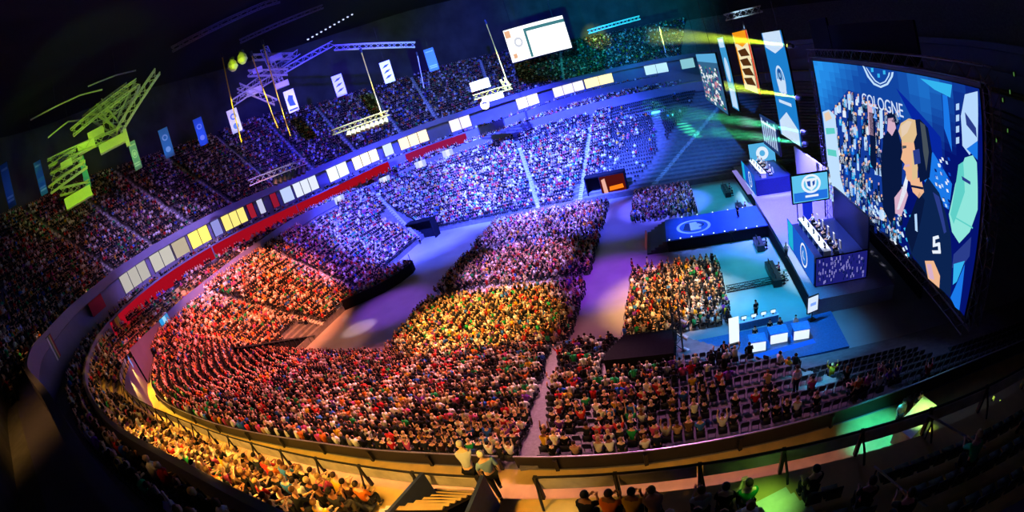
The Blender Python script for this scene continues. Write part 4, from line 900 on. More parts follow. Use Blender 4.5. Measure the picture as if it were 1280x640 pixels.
p = at(626, 616, 14.2); person(p[0], p[1], 14.2, .8, 'walk', '#7fa0c8', 'person in light blue shirt and pale hair stepping past the stairwell', hair='#d8d2c8', pants='#0e0f14')

# ------------------------------------------------------------------ corner stand, tunnels, covers
m = MB(); slab(m, [(-51, 47.5)] + BARC + [(-46.5, 61.5), (-51, 64.5)], 0, .55); m.obj('corner_terrace', M['concrete'], kind='structure')
m = MB()
for a, b in zip(BARC, BARC[1:] + [(-46.6, 61.2)]): m.box(((a[0] + b[0]) / 2, (a[1] + b[1]) / 2, .85), (math.hypot(b[0] - a[0], b[1] - a[1]) + .12, .14, 1.7), math.atan2(b[1] - a[1], b[0] - a[0]))
o = empty('curved_barrier', (0, 0, 0), label='black curved barrier wrapping the rounded corner stand on the floor', cat='barrier'); m.obj('wall', M['dark'], o)
m = MB(); m.tube([(x, y, 1.72) for x, y in BARC] + [(-46.6, 61.2, 1.72)], .06, 6); m.obj('top_rail', M['rail'], o); m = MB(); m.tube([(-43.7, 59.4, 0), (-43.7, 59.4, 3.2)], .06, 6); m.obj('post', M['rail'], o)
def tunnel(name, c, yaw, w, d, h, lab, sign=None):
    o = empty(name, (*c, 0), yaw, label=lab, cat='tunnel')
    for s in (-1, 1): m = MB(); m.box((s * (w / 2 - .1), 0, h / 2), (.2, d, h)); m.obj('side_wall', M['canvas'], o)
    m = MB(); m.box((0, 0, h + .1), (w, d, .2)); m.obj('roof', M['dark'], o); m = MB(); m.box((0, .3, h / 2), (w - .42, .1, h - .02)); m.obj('curtain', M['canvas'], o)
    if sign:
        x0, x1, z0, z1 = sign; m = MB(); f = -d / 2 - .06
        m.quad((x0, f, z0), (x1, f, z0), (x1, f, z1), (x0, f, z1), 0); m.quad((x0 + .4, f - .01, z0 + .5), (x0 + 1.2, f - .01, z0 + .3), (x0 + 1.0, f - .01, z1 - .4), (x0 + .3, f - .01, z1 - .6), 1); m.quad((x0 + 1.5, f - .01, z0 + 1.0), (x1 - .4, f - .01, z0 + 1.2), (x1 - .5, f - .01, z0 + 2.0), (x0 + 1.6, f - .01, z0 + 1.8), 2)
        m.obj('sign', [em('#5a1414', .8), em('#f0b0a0', 1), em('#f07a18', 1.2)], o); q = MB(); q.box(((x0 + x1) / 2, f + .05, (z0 + z1) / 2), (x1 - x0 + .2, .08, z1 - z0 + .2)); q.obj('sign_frame', M['dark'], o)
q0, q1 = aty(736, 250, 80.6), aty(785, 238, 80.6)
tunnel('entrance_tunnel', ((q0[0] + q1[0]) / 2, 81.8), 0, abs(q1[0] - q0[0]), 2.4, 4.3, 'black entrance tunnel with glowing orange sign at the foot of the far stand', (-1.0, abs(q1[0] - q0[0]) / 2 - .2, .3, 4.2))
v0, v1 = at(496, 305, 0), at(548, 295, 0)
vy = math.atan2(v1[1] - v0[1], v1[0] - v0[0]); vc = ((v0[0] + v1[0]) / 2, (v0[1] + v1[1]) / 2)
L = math.hypot(v1[0] - v0[0], v1[1] - v0[1])
dv = (math.cos(vy), math.sin(vy))
tunnel('entrance_tunnel', (v0[0] + dv[0] * L * .2, v0[1] + dv[1] * L * .2 + .3), vy, L * .34, 2.2, 3.6, 'narrower black entrance tunnel in the far corner of the hall')
tunnel('entrance_tunnel', (v0[0] + dv[0] * L * .7, v0[1] + dv[1] * L * .7 + .3), vy, L * .58, 2.2, 3.8, 'wider black entrance tunnel in the far corner of the hall')
m = MB()
for k in range(9): m.box((-3.9, 32.6 - k * .95, .75 + .33 * k), (4.9, .9, 1.5 + .3 * k - .0))
m.obj('seat_cover', M['dark'], label='black stepped cover over empty seats beside the blue deck', cat='cover')
o = empty('crowd_fence', (-9.6, 33.6, 0), label='pale mesh fence at the end of the purple floor aisle', cat='fence')
for k in range(4):
    m = MB(); x = -2.4 + 1.6 * k
    m.tube([(x - .75, 0, .05), (x - .75, 0, 1.05), (x + .75, 0, 1.05), (x + .75, 0, .05), (x - .75, 0, .05)], .03, 5)
    for j in range(12): m.tube([(x - .7 + j * .127, 0, .06), (x - .7 + j * .127, 0, 1.04)], .012, 4)
    m.obj('fence_panel', M['steel'], o)
a, b = COVA, COVB; org = Vector((a[0], a[1], 0)); o = empty('slatted_cover', org, label='black slatted gap cover between the near stand and the corner stand', cat='cover')
a, b = Vector(a) - org, Vector(b) - org; n = Vector((-(b - a).y, (b - a).x, 0)).normalized() * 1.6; dn = Vector((0, 0, -.3)); up_ = Vector((0, 0, 1.25))
m = MB(); P = [a + dn, b + dn, b + up_, a + up_]; m.add(P + [p + n for p in P], [(0, 1, 2, 3), (7, 6, 5, 4), (3, 2, 6, 7), (0, 4, 5, 1), (1, 5, 6, 2), (0, 3, 7, 4)]); m.obj('box', M['dark'], o)
m = MB(); f_ = -n * .05; m.tube([a + up_ + f_, b + up_ + f_], .05, 5)
for k in range(15): q = a.lerp(b, (k + .5) / 15) + f_; m.tube([q + dn, q + up_], .06, 5)
m.obj('slats', M['desk'], o)
p = at(427, 388, .0); o = empty('follow_lamp', (p[0], p[1], 0), label='dazzling white lamp at the end of the curved black barrier', cat='lamp')
m = MB(); m.tube([(0, 0, 0), (0, 0, 1.5)], .05, 6); m.obj('pole', M['rail'], o); m = MB(); m.tube([(-.1, .1, 1.6), (.1, -.15, 1.55)], [.2, .28], 10); m.obj('housing', M['desk'], o); m = MB(); m.disc((.11, -.17, 1.55), (.8, .6, 0), (0, 0, 1), .34, 16); m.obj('lens', em('#ffffff', 14), o)

# flags and small lit signs on the balcony fronts
def on_ring(c, px, py, dz):
    best = min(np.arange(20, 200, .25), key=lambda p: math.hypot(*(np.array(project((*xy(p, rz(c, p)[0] - .5), rz(c, p)[1] + dz))[:2]).ravel() - (px, py)))); return float(best)
def front_cloth(name, lab, cat, c, px, py, dz, w, h, cols, glow=False):
    p = on_ring(c, px, py, dz); r, z = rz(c, p); x, y = xy(p, r - .5); x2, y2 = xy(p + .5, rz(c, p + .5)[0] - .5); yaw = math.atan2(y2 - y, x2 - x)
    o = empty(name, (x, y, z + dz), yaw, label=lab, cat=cat); n = len(cols); m = MB()
    for k in range(n): m.box((-w / 2 + w * (k + .5) / n, 0, 0), (w / n, .06, h), 0, k)
    m.obj('face' if glow else 'cloth', [em(q, 1.0) if glow else mat('flag_' + q.strip('#'), q, .8) for q in cols], o); m = MB(); m.tube([(-w / 2 - .1, 0, h / 2 + .04), (w / 2 + .1, 0, h / 2 + .04)], .04, 5); m.obj('rod', M['rail'], o)
front_cloth('hanging_flag', 'red and yellow flag hanging at the lower end of the red light ribbon', 'flag', L2, 146, 404, -1.2, 2.6, 1.8, ['#a3141c', '#e8b820', '#f0d060'])
front_cloth('hanging_flag', 'dark red and white flag on the balcony front near the dark corner', 'flag', L2, 124, 440, -1.3, 2.2, 1.8, ['#6a1018', '#e0d8d0'])
front_cloth('glowing_sign', 'small bright blue glowing sign on the wall behind the end stand', 'sign', L1, 204, 399, -.7, 2.6, 1.6, ['#2f9ae0', '#9fd8ff', '#3f8fd0'], True)
front_cloth('glowing_sign', 'small pale blue glowing sign near the dark corner behind the end stand', 'sign', L1, 160, 452, -.7, 2.0, 1.2, ['#7f9ae8', '#3f5fc0'], True)
front_cloth('hanging_flag', 'striped white, green and gold flag on the top tier front in the dark corner', 'flag', (L3[0] + .2, L3[1]), 70, 436, -1.6, 2.6, 2.2, ['#f0e8e0', '#5f7a3a', '#d8b860', '#b02828'])
front_cloth('hanging_flag', 'large dark red cloth hanging under the top tier front', 'flag', (L2[0] + 3.8, L3[1]), 122, 382, -2.4, 4.6, 2.2, ['#a81424'])
for k, (px, py) in enumerate(((426, 252), (482, 228), (527, 209), (561, 194))): front_cloth('ledge_screen', f'white lit screen on the wall above the far stand, {ORD(k + 1)} from end stand', 'screen', L1, px, py, -.4, 2.6, 1.6, ['#cfd8ff', '#eef2ff', '#b8c4ff'], True)
# stairs and stairwell in the middle tier
for k, (px, py) in enumerate(((500, 613), (696, 626), (960, 605))): stair('middle_stairs', phi_of(px, py, 14.4), MIDF, L2M, 6, .9, -1.0, 0, M['white'])
o = empty('stairwell', (-6.6, 4.4, 14.2), label='stairwell with dark blue side walls cutting through the middle tier', cat='stairwell'); org = Vector(o.location)
for a, b in ((at(536, 605, 15.1), at(484, 645, 15.5)), (at(610, 609, 15.1), at(582, 650, 15.5))):
    a, b = Vector(a) - org, Vector(b) - org; c = (a + b) / 2; m = MB(); m.box((c.x, c.y, .45), ((b - a).length, .1, 1.9), math.atan2(b.y - a.y, b.x - a.x)); m.obj('side_wall', M['bluewall'], o)
    t = MB(); t.tube([a + Vector((0, 0, .1)), b + Vector((0, 0, -.25))], .04, 6); t.obj('wall_cap', M['railtop'], o)
a, b, c, d = [Vector(at(*q, 14.3)) - org for q in ((545, 612), (606, 616), (580, 668), (505, 668))]
m = MB()
for k in range(7):
    f = (k + .5) / 7; p0 = a.lerp(d, f); p1 = b.lerp(c, f); mid = (p0 + p1) / 2; m.box((mid.x, mid.y, .2 + .17 * k), ((p1 - p0).length * .8, .16, .1), math.atan2(p1.y - p0.y, p1.x - p0.x))
m.obj('treads', M['brown'], o)
m = MB(); e_ = Vector((0, 0, .06)); g_ = Vector((0, 0, 1.2)); m.add([a + e_, b + e_, c + g_, d + g_, a - Vector((0, 0, .1)), b - Vector((0, 0, .1)), c - Vector((0, 0, .1)), d - Vector((0, 0, .1))], [(0, 1, 2, 3), (4, 7, 6, 5), (0, 4, 5, 1), (1, 5, 6, 2), (2, 6, 7, 3), (3, 7, 4, 0)]); m.obj('stair_base', M['dark'], o)
# lower right: lit landing, counter and rails
o = empty('service_counter', at(1148, 548, 8.2), .5, label='lime-lit glass counter box on the landing at the stage end', cat='counter'); oc = Vector(o.location)
m = MB(); m.box((0, 0, .5), (2.4, .1, 1.0)); m.obj('front_panel', M['panel'], o); m = MB(); m.box((0, .5, 1.02), (2.5, 1.1, .05)); m.obj('worktop', M['white'], o)
for s in (-1, 1): m = MB(); m.box((s * 1.2, .5, .5), (.08, 1.0, 1.0)); m.obj('side_panel', M['panel'], o)
for k, (dx, dy, sh) in enumerate(((-.6, 1.3, '#c8c4c0'), (.5, 1.4, '#22252e'))): person(oc.x + dx, oc.y + dy + .25, 7.6, PI, 'stand', sh, ('pale-topped' if k == 0 else 'dark-topped') + ' person standing behind the lime-lit counter')
for px, sh, lb in (((1080, 488), '#c2487e', 'person in pink top standing at the railing near the lime-lit landing'), ((1068, 492), '#d86a1c', 'person in orange top standing beside the one in pink at the railing'), ((994, 480), '#d9e4f4', 'person in pale top standing on the cyan-lit steps')):
    p = at(px[0], px[1] + 10, 7.3); person(p[0], p[1], 7.25, .3, 'stand', sh, lb)
for k, (a, b) in enumerate((((1093, 583), (1128, 612)), ((1128, 612), (1168, 640)), ((1160, 518), (1232, 560)))):
    a, b = Vector(at(*a, 15.0)), Vector(at(*b, 15.2)); o = empty('handrail', a, label=['upper length of sloping handrail over the dark end seats', 'lower length of sloping handrail over the dark end seats', 'handrail running off towards the stage end corner'][k], cat='handrail'); m = MB(); m.tube([(0, 0, 0), b - a], .035, 6); m.obj('rail', M['railtop'], o)
    for f in (.1, .9): m = MB(); q = (b - a) * f; m.tube([q, q - Vector((0, 0, 1.0))], .03, 5); m.obj('post', M['rail'], o)
for k, (px, py) in enumerate(((1227, 492), (1241, 499), (1249, 504), (1258, 508), (1266, 514))):
    p = at(px, py, 8.0); o = empty('step_lamp', p, .6, label=f'small lime step lamp in the dark corner beyond the landing, {ORD(k + 1)} from the landing', cat='lamp', group='lime step lamps'); m = MB(); m.box((0, 0, .05), (.3, .12, .1)); m.obj('housing', M['rail'], o); m = MB(); m.box((0, -.07, .06), (.26, .02, .06)); m.box((0, 0, .105), (.26, .1, .01)); m.obj('lens', em('#b8d850', .9), o)

# ------------------------------------------------------------------ banners
def banner(lab, top, bot, wpx, D, cols, design, face=None, grp=None):
    """hanging cloth: top and bottom centre seen at these points, at distance D"""
    a, b = atr(*top, D), atr(*bot, D); h = a[2] - b[2]; e = atr(top[0] + wpx, top[1] - wpx * .3, D); w = math.hypot(e[0] - a[0], e[1] - a[1])
    yaw = math.atan2(-a[1], -a[0]) + PI / 2 if face is None else face
    o = empty('banner', (a[0], a[1], b[2]), yaw, label=lab, cat='banner', group=grp)
    m = MB(); n = 8
    for k in range(n):
        z0, z1 = h * k / n, h * (k + 1) / n; f = lambda z: .12 * math.sin(z / h * 5)
        m.add([(-w / 2, f(z0), z0), (w / 2, f(z0), z0), (w / 2, f(z1), z1), (-w / 2, f(z1), z1)], [(0, 1, 2, 3)], 0)
    F = -.2
    if design == 'oval': m.disc((0, F, h * .55), (1, 0, 0), (0, 0, 1.5), w * .36, 20, 1, w * .26); m.disc((0, F, h * .55), (1, 0, 0), (0, 0, 1.3), w * .2, 16, 1, 0)
    if design in ('oval', 'bars'): 
        for z in (.12, .2, .84): m.quad((-w * .38, F, h * z), (w * .38, F, h * z), (w * .38, F, h * (z + .05)), (-w * .38, F, h * (z + .05)), 1)
    if design == 'two': m.disc((0, F, h * .68), (1, 0, 0), (0, 0, 1), w * .3, 18, 1, w * .17); m.disc((0, F, h * .27), (1, 0, 0), (0, 0, 1), w * .27, 18, 1, 0)
    if design == 'figure': m.add([(-w * .25, F, h * .3), (w * .3, F, h * .25), (w * .2, F, h * .55), (w * .28, F, h * .7), (-w * .1, F, h * .78), (-w * .3, F, h * .6)], [(0, 1, 2, 3, 4, 5)], 1); m.quad((-w * .4, F, h * .08), (w * .4, F, h * .08), (w * .4, F, h * .14), (-w * .4, F, h * .14), 1)
    if design == 'script':
        for k in range(3): m.add([(-w * .36, F, h * (.2 + .25 * k)), (w * .1, F, h * (.24 + .25 * k)), (w * .38, F, h * (.34 + .25 * k)), (-w * .05, F, h * (.32 + .25 * k))], [(0, 1, 2, 3)], 1)
    m.obj('cloth', [mat('banner_' + c.strip('#'), c, .8, vary=.08) for c in cols], o)
    m = MB(); m.tube([(-w / 2 - .15, 0, h), (w / 2 + .15, 0, h)], .07, 6); m.obj('top_bar', M['rail'], o)
    m = MB(); m.tube([(0, 0, h), (0, 0, h + 8)], .03, 5); m.obj('hanging_line', M['rail'], o)
G = 'banners hanging above the upper tier'
BN = [((4, 205), (11, 262), 10, 68, ('#2f6fb8', '#7fb0e0'), 'bars', 'long blue banner hanging at the dark end, first of the banner row'), ((46, 202), (55, 244), 9, 70, ('#3a7fc8', '#8fc0ea'), 'bars', 'blue banner beside the lowest lime-lit truss, second of the banner row'), ((101, 196), (109, 236), 7, 72, ('#58b8b0', '#c0e070'), 'bars', 'narrow teal banner hanging in the lime light under the lower truss'), ((164, 177), (173, 212), 9, 74, ('#7fb8a8', '#c8e8d0'), 'oval', 'pale teal banner just below the tip of the lime-lit truss'), ((203, 161), (212, 197), 12, 78, ('#3f8fd8', '#9fd0ff'), 'two', 'blue banner with pale round marks next to the pale teal banner'), ((246, 148), (256, 181), 11, 80, ('#3f7ff0', '#a8c8ff'), 'two', 'bright blue banner with pale round marks before the white banners'), ((289, 137), (298, 165), 13, 82, ('#e8ecff', '#5f8fe0'), 'two', 'white banner with two blue round marks'), ((360, 113), (367, 140), 13, 86, ('#e8ecff', '#2f4fb0'), 'figure', 'white banner with dark blue figure below the blue-lit truss'), ((420, 94), (427, 120), 13, 90, ('#eef0ff', '#4a5a90'), 'script', 'white banner with slanting dark strokes left of the yellow-lit truss post'), ((480, 77), (488, 103), 13, 94, ('#eef0ff', '#3a4a80'), 'script', 'white banner with slanting dark strokes right of the yellow-lit truss post'), ((535, 61), (544, 88), 12, 98, ('#5f8fe8', '#a8c8ff'), 'bars', 'blue banner hanging nearest the white video cube')]
for t, b, w, D, c, de, lb in BN: banner(lb, t, b, w, D, c, de, None, G)
# big printed and lit columns beside the giant screen (facing the audience)
def wallbanner(name, lab, x, y0, y1, z0, z1, fn, mats, frame=True):
    o = empty(name, (x, (y0 + y1) / 2, z0), label=lab, cat='banner'); m = MB(); hw, h = (y1 - y0) / 2, z1 - z0
    Q = lambda a, b, c, d, l, k: m.quad((-.01 * l, -hw + 2 * hw * (1 - a), h * c), (-.01 * l, -hw + 2 * hw * (1 - b), h * c), (-.01 * l, -hw + 2 * hw * (1 - b), h * d), (-.01 * l, -hw + 2 * hw * (1 - a), h * d), k)
    Q(0, 1, 0, 1, 0, 0); fn(m, Q, hw, h); m.obj('picture', mats, o); f = MB(); f.box((.16, 0, h / 2), (.28, 2 * hw + .3, h + .3)); f.obj('backing', M['dark'], o)
    f = MB(); f.tube([(.16, -hw * .7, h), (.16, -hw * .7, h + 9)], .05, 5); f.obj('hanging_cable', M['rail'], o); f = MB(); f.tube([(.16, hw * .7, h), (.16, hw * .7, h + 9)], .05, 5); f.obj('hanging_cable', M['rail'], o)
def fD(m, Q, hw, h):
    m.add([(-.02, hw * .9, h), (-.02, -hw * .9, h), (-.02, -hw * .9, h * .86), (-.02, 0, h * .80), (-.02, hw * .9, h * .86)], [(0, 1, 2, 3, 4)], 1)
    m.disc((-.02, 0, h * .55), (0, 1, 0), (0, 0, 1.0), 2.3, 30, 1, 1.9); m.disc((-.02, 0, h * .55), (0, 1, 0), (0, 0, 1), 1.6, 20, 2, 0); m.disc((-.03, 0, h * .6), (0, 1, 0), (0, 0, 1), .9, 16, 3, .4); Q(.32, .68, .44, .56, 3, 1)
    m.add([(-.02, hw * .9, 0), (-.02, -hw * .9, 0), (-.02, -hw * .9, h * .14), (-.02, 0, h * .26), (-.02, hw * .9, h * .14)], [(0, 1, 2, 3, 4)], 1); Q(.2, .8, .33, .36, 2, 1)
wallbanner('emblem_banner', 'tall blue lit banner with white oval emblem beside the giant screen', SX, 61.0, 71.8, 8.6, 25.0, fD, [em('#1f86d8', .9), em('#cfe6ff', .95), em('#8fc8f4', .9), em('#1a4fa0', .8)])
def fC(m, Q, hw, h):
    Q(.04, .96, .8, .97, 1, 1); r = random.Random(4)
    m.add([(-.02, hw, h), (-.02, -hw, h), (-.02, -hw * .8, h * .82), (-.02, 0, h * .74), (-.02, hw * .8, h * .82)], [(0, 1, 2, 3, 4)], 1)
    for k in range(4): m.add([(-.03, -hw * .7 + r.uniform(0, 1), h * (.12 + .16 * k)), (-.03, hw * .5, h * (.1 + .16 * k)), (-.03, hw * .8, h * (.2 + .16 * k)), (-.03, -hw * .3, h * (.24 + .16 * k))], [(0, 1, 2, 3)], 2)
    Q(.9, 1, 0, 1, 3, 3); Q(.0, .08, .1, .75, 3, 1)
wallbanner('player_banner', 'tall white and orange lit banner with dark brown strokes', 19.0, 77.5, 90.5, 14.6, 26.0, fC, [em('#f4e6b8', 1), em('#f09818', 1), em('#5a3418', .8), em('#d84028', 1)])
def fB(m, Q, hw, h):
    Q(.1, .9, .02, .28, 1, 1); Q(.1, .9, .86, .98, 1, 1); m.disc((-.02, 0, h * .55), (0, 1, 0), (0, 0, 1.2), hw * .6, 18, 1, 0)
wallbanner('pale_banner', 'narrow pale blue lit banner behind the orange one', 15.5, 83.2, 90.0, 11.4, 25.4, fB, [em('#3fa0dc', .9), em('#c4e2ff', .95)])
def fA(m, Q, hw, h):
    r = random.Random(6)
    for k in range(190):
        a, c = r.uniform(.02, .9), r.uniform(.02, .72); Q(a, a + r.uniform(.03, .09), c, c + r.uniform(.02, .07), 1 + k % 3, r.choice([1, 1, 2, 3, 4, 5, 1]))
    Q(.0, 1, .84, 1, 1, 6)
wallbanner('side_screen', 'side video screen showing a crowd of small figures, near the lime beams', 11.2, 70.5, 97.0, 13.0, 22.8, fA, [em('#3a6f9a', .8), em('#e8f0f4', 1), em('#3f9a70', .9), em('#d88a9a', .9), em('#1f3f6a', .8), em('#6a4a8a', .8), em('#5fb4e8', .9)])
def fE(m, Q, hw, h):
    for k in range(7): Q(.06 + .13 * k, .14 + .13 * k, .1, .9 - .07 * (k % 3), 1, 1)
    Q(.05, .95, .72, .8, 2, 2)
ya, za = atx(949, 142, 17)[1:]; yb, zb = atx(975, 195, 17)[1:]
wallbanner('small_screen', 'small bluish screen with pale bars below the emblem banner', 17.0, min(ya, yb), max(ya, yb), min(za, zb), max(za, zb), fE, [em('#24407a', .8), em('#b4c8f0', .9), em('#e8f0ff', 1)])

# video cube high over the far stand
q = [atr(628, 40, 104), atr(703, 18, 104), atr(715, 59, 104), atr(641, 79, 104)]
o = empty('video_cube', ((q[2][0] + q[3][0]) / 2, (q[2][1] + q[3][1]) / 2, (q[2][2] + q[3][2]) / 2), label='blazing white hanging video screen above the far stand', cat='screen'); oc = Vector(o.location)
w = math.hypot(q[2][0] - q[3][0], q[2][1] - q[3][1]) / 2; h = (q[0][2] + q[1][2] - q[2][2] - q[3][2]) / 2; o.rotation_euler = (0, 0, math.atan2(q[2][1] - q[3][1], q[2][0] - q[3][0]))
m = MB(); m.quad((-w, 0, 0), (w, 0, 0), (w, 0, h), (-w, 0, h), 0); m.quad((-w * .36, -.03, h * .02), (-w * .28, -.03, h * .02), (-w * .28, -.03, h * .86), (-w * .36, -.03, h * .86), 1); m.quad((-w * .36, -.03, h * .80), (w, -.03, h * .80), (w, -.03, h * .9), (-w * .36, -.03, h * .9), 1)
m.quad((-w * .98, -.03, h * .74), (-w * .8, -.03, h * .74), (-w * .8, -.03, h * .96), (-w * .98, -.03, h * .96), 2); m.quad((-w * .9, -.03, h * .1), (-w * .78, -.03, h * .1), (-w * .78, -.03, h * .24), (-w * .9, -.03, h * .24), 2); m.disc((-w * .62, -.03, h * .55), (1, 0, 0), (0, 0, 1.2), w * .15, 16, 3, w * .08)
m.obj('picture', [em('#ffffff', 1.6), em('#4a8f9a', .8), em('#f0b890', 1), em('#d8dce8', 1)], o)
m = MB(); m.box((0, 1.6, h / 2), (2 * w + .4, 3, h + .4)); m.obj('housing', M['dark'], o)
for s in (-.7, .7): m = MB(); m.tube([(s * w, 1.6, h), (s * w, 1.6, h + 10)], .08, 6); m.obj('cable', M['rail'], o)

# ------------------------------------------------------------------ rigging under the roof
def rig(lab, segs, D, w=1.0, r=.09, boxes=(), matl='steel', name='roof_truss'):
    p0 = Vector(atr(*segs[0][0], D)); o = empty(name, p0, label=lab, cat='truss')
    for a, b, *rest_ in segs:
        Da = rest_[0] if rest_ else D; Db = rest_[1] if len(rest_) > 1 else Da
        m = MB(); m.truss(Vector(atr(*a, Da)) - p0, Vector(atr(*b, Db)) - p0, w, r); m.obj('truss_beam', M[matl], o)
    for (px, py, wx, hz, dd) in boxes:
        m = MB(); c = Vector(atr(px, py, D)); m.box(c - p0, (wx, dd, hz), math.atan2(c.y, c.x) + PI / 2); m.obj('duct', M['white' if matl == 'steel' else matl], o)
    return o
rig('lime-lit triangular roof truss ending in a raised point above the pale teal banner', [((197, 89), (148, 165)), ((150, 165), (60, 205), 64, 62), ((90, 166), (172, 103), 64), ((105, 150), (160, 108), 66), ((150, 163), (124, 128), 64), ((128, 150), (165, 120), 65), ((110, 142), (150, 168), 65), ((172, 105), (150, 150), 65)], 63, 1.0, .1, ((142, 179, 4.6, 1.2, 1.2), (108, 183, 2.8, 1.2, 1.2), (120, 167, 2.6, 1.0, 1.2), (158, 172, .6, 2.4, .6)))
rig('lower lime-lit roof truss near the dark end of the hall', [((62, 238), (108, 205)), ((64, 222), (104, 200), 61), ((62, 212), (96, 190), 62), ((75, 240), (110, 232), 61)], 60, .9, .09, ((98, 247, 4.2, 1.4, 1.2), (83, 205, 1.8, .8, .8)))
rig('blue-lit roof truss group hanging above the white banners', [((292, 128), (415, 55), 82, 96), ((300, 118), (372, 66), 84, 92), ((310, 92), (360, 90), 84), ((316, 72), (366, 70), 86), ((298, 108), (345, 128), 84), ((330, 60), (352, 108), 85)], 84, 1.1, .1, ((345, 72, 2.4, 1.0, 1.0), (318, 114, 3.0, 1.1, 1.0), (352, 106, 2.8, 1.0, 1.0), (322, 88, 2, 1, 1)))
rig('pale lit straight truss hanging between two white banners', [((418, 60), (519, 56))], 90, 1.0, .1)
rig('grey lit truss low in front of the upper tier', [((311, 229), (383, 201))], 74, .9, .09)
rig('pale lit truss hanging top right above the orange banner', [((906, 22), (952, 11))], 92, 1.2, .11)
rig('dim purple roof girder crossing above the dotted roof lamps', [((215, 62), (330, 6)), ((330, 6), (350, 0))], 92, 1.0, .1, matl='frame')
rig('dim roof girder running up from the lime-coloured lamps', [((300, 52), (404, 8))], 96, .8, .08, matl='frame')
rig('dim teal roof girder right of the white video screen', [((735, 40), (800, 22))], 104, .8, .1)
def lamps(o, a, b, D, n, mcol='desk'):
    p0 = Vector(o.location)
    for k in range(n):
        f = (k + .5) / n; c = Vector(atr(a[0] + (b[0] - a[0]) * f, a[1] + (b[1] - a[1]) * f, D)) - p0; m = MB(); m.tube([c + Vector((0, 0, -.3)), c + Vector((0, -.2, -1.0)), c + Vector((0, -.6, -1.6))], [.2, .45, .5], 8); m.obj('lamp_head', M[mcol], o)
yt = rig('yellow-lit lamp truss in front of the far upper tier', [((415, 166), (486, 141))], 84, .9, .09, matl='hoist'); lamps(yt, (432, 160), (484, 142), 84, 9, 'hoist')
gt = bpy.data.objects['roof_truss.004']; lamps(gt, (340, 219), (380, 203), 74, 7)
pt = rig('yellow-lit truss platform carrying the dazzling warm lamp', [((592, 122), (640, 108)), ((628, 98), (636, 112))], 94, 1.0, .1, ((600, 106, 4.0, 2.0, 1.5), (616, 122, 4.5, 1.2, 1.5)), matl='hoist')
p = Vector(atr(606, 131, 93)); o = empty('flood_lamp', p, label='dazzling warm white flood lamp under the yellow-lit truss platform', cat='lamp'); m = MB(); m.tube([(0, .8, .2), (0, .1, 0)], [.4, .75], 12); m.obj('housing', M['desk'], o); m = MB(); m.disc((0, .05, 0), (1, 0, 0), (0, 0, 1), .95, 20); m.obj('lens', em('#fff0c0', 12), o)
for k, (a, b, D, lb) in enumerate((((329, 56), (363, 170), 76, 'longer yellow-tinted hoist cable rising past the blue-lit truss'), ((315, 70), (347, 160), 76, 'shorter yellow-tinted hoist cable beside the blue-lit truss'), ((278, 72), (302, 178), 74, 'thin hoist cable running past the two-mark white banner'), ((452, 66), (478, 145), 84, 'yellow-lit hoist cable holding the lamp truss'), ((608, 30), (634, 102), 94, 'yellow-lit hoist cable holding the lamp platform'), ((824, 33), (832, 66), 100, 'pale hoist cable left of the lime beam'), ((522, 70), (530, 110), 96, 'pale hoist cable under the far end of the straight truss'))):
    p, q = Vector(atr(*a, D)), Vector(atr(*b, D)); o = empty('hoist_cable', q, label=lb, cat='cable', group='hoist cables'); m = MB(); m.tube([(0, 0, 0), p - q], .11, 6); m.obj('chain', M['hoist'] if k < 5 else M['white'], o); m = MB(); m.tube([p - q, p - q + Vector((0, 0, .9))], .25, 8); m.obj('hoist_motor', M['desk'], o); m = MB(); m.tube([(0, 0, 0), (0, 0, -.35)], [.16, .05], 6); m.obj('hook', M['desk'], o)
for k in range(11):
    f = k / 10; p = Vector(atr(385 + 55 * f, 49 - 31 * f, 88 + 6 * f)); o = empty('roof_lamp', p, label=f'tiny white roof lamp in the dotted line, {ORD(k + 1)} from its low end', cat='lamp', group='dotted roof lamps'); m = MB(); m.tube([(0, 0, .3), (0, 0, .02)], [.15, .25], 8); m.obj('housing', M['desk'], o); m = MB(); m.tube([(0, 0, .02), (0, 0, -.12), (0, 0, -.2)], [.24, .2, .05], 8); m.obj('lens', em('#cfd8ff', 1.4), o)
for k, (px, py, c) in enumerate(((291, 80, '#c8e020'), (303, 71, '#b8d018'))):
    p = Vector(atr(px, py, 72)); o = empty('moving_lamp', p, label=['lower of the two lime-coloured lamps above the row of banners', 'upper of the two lime-coloured lamps above the row of banners'][k], cat='lamp', group='lime lamps'); m = MB(); m.tube([(0, 0, .8), (0, -.1, .2), (.2, -.3, -.6), (.3, -.4, -1.2)], [.3, .75, .9, .45], 10); m.obj('head', M['white'], o); m = MB(); m.box((0, 0, .9), (.9, .5, .4)); m.obj('yoke', M['desk'], o)
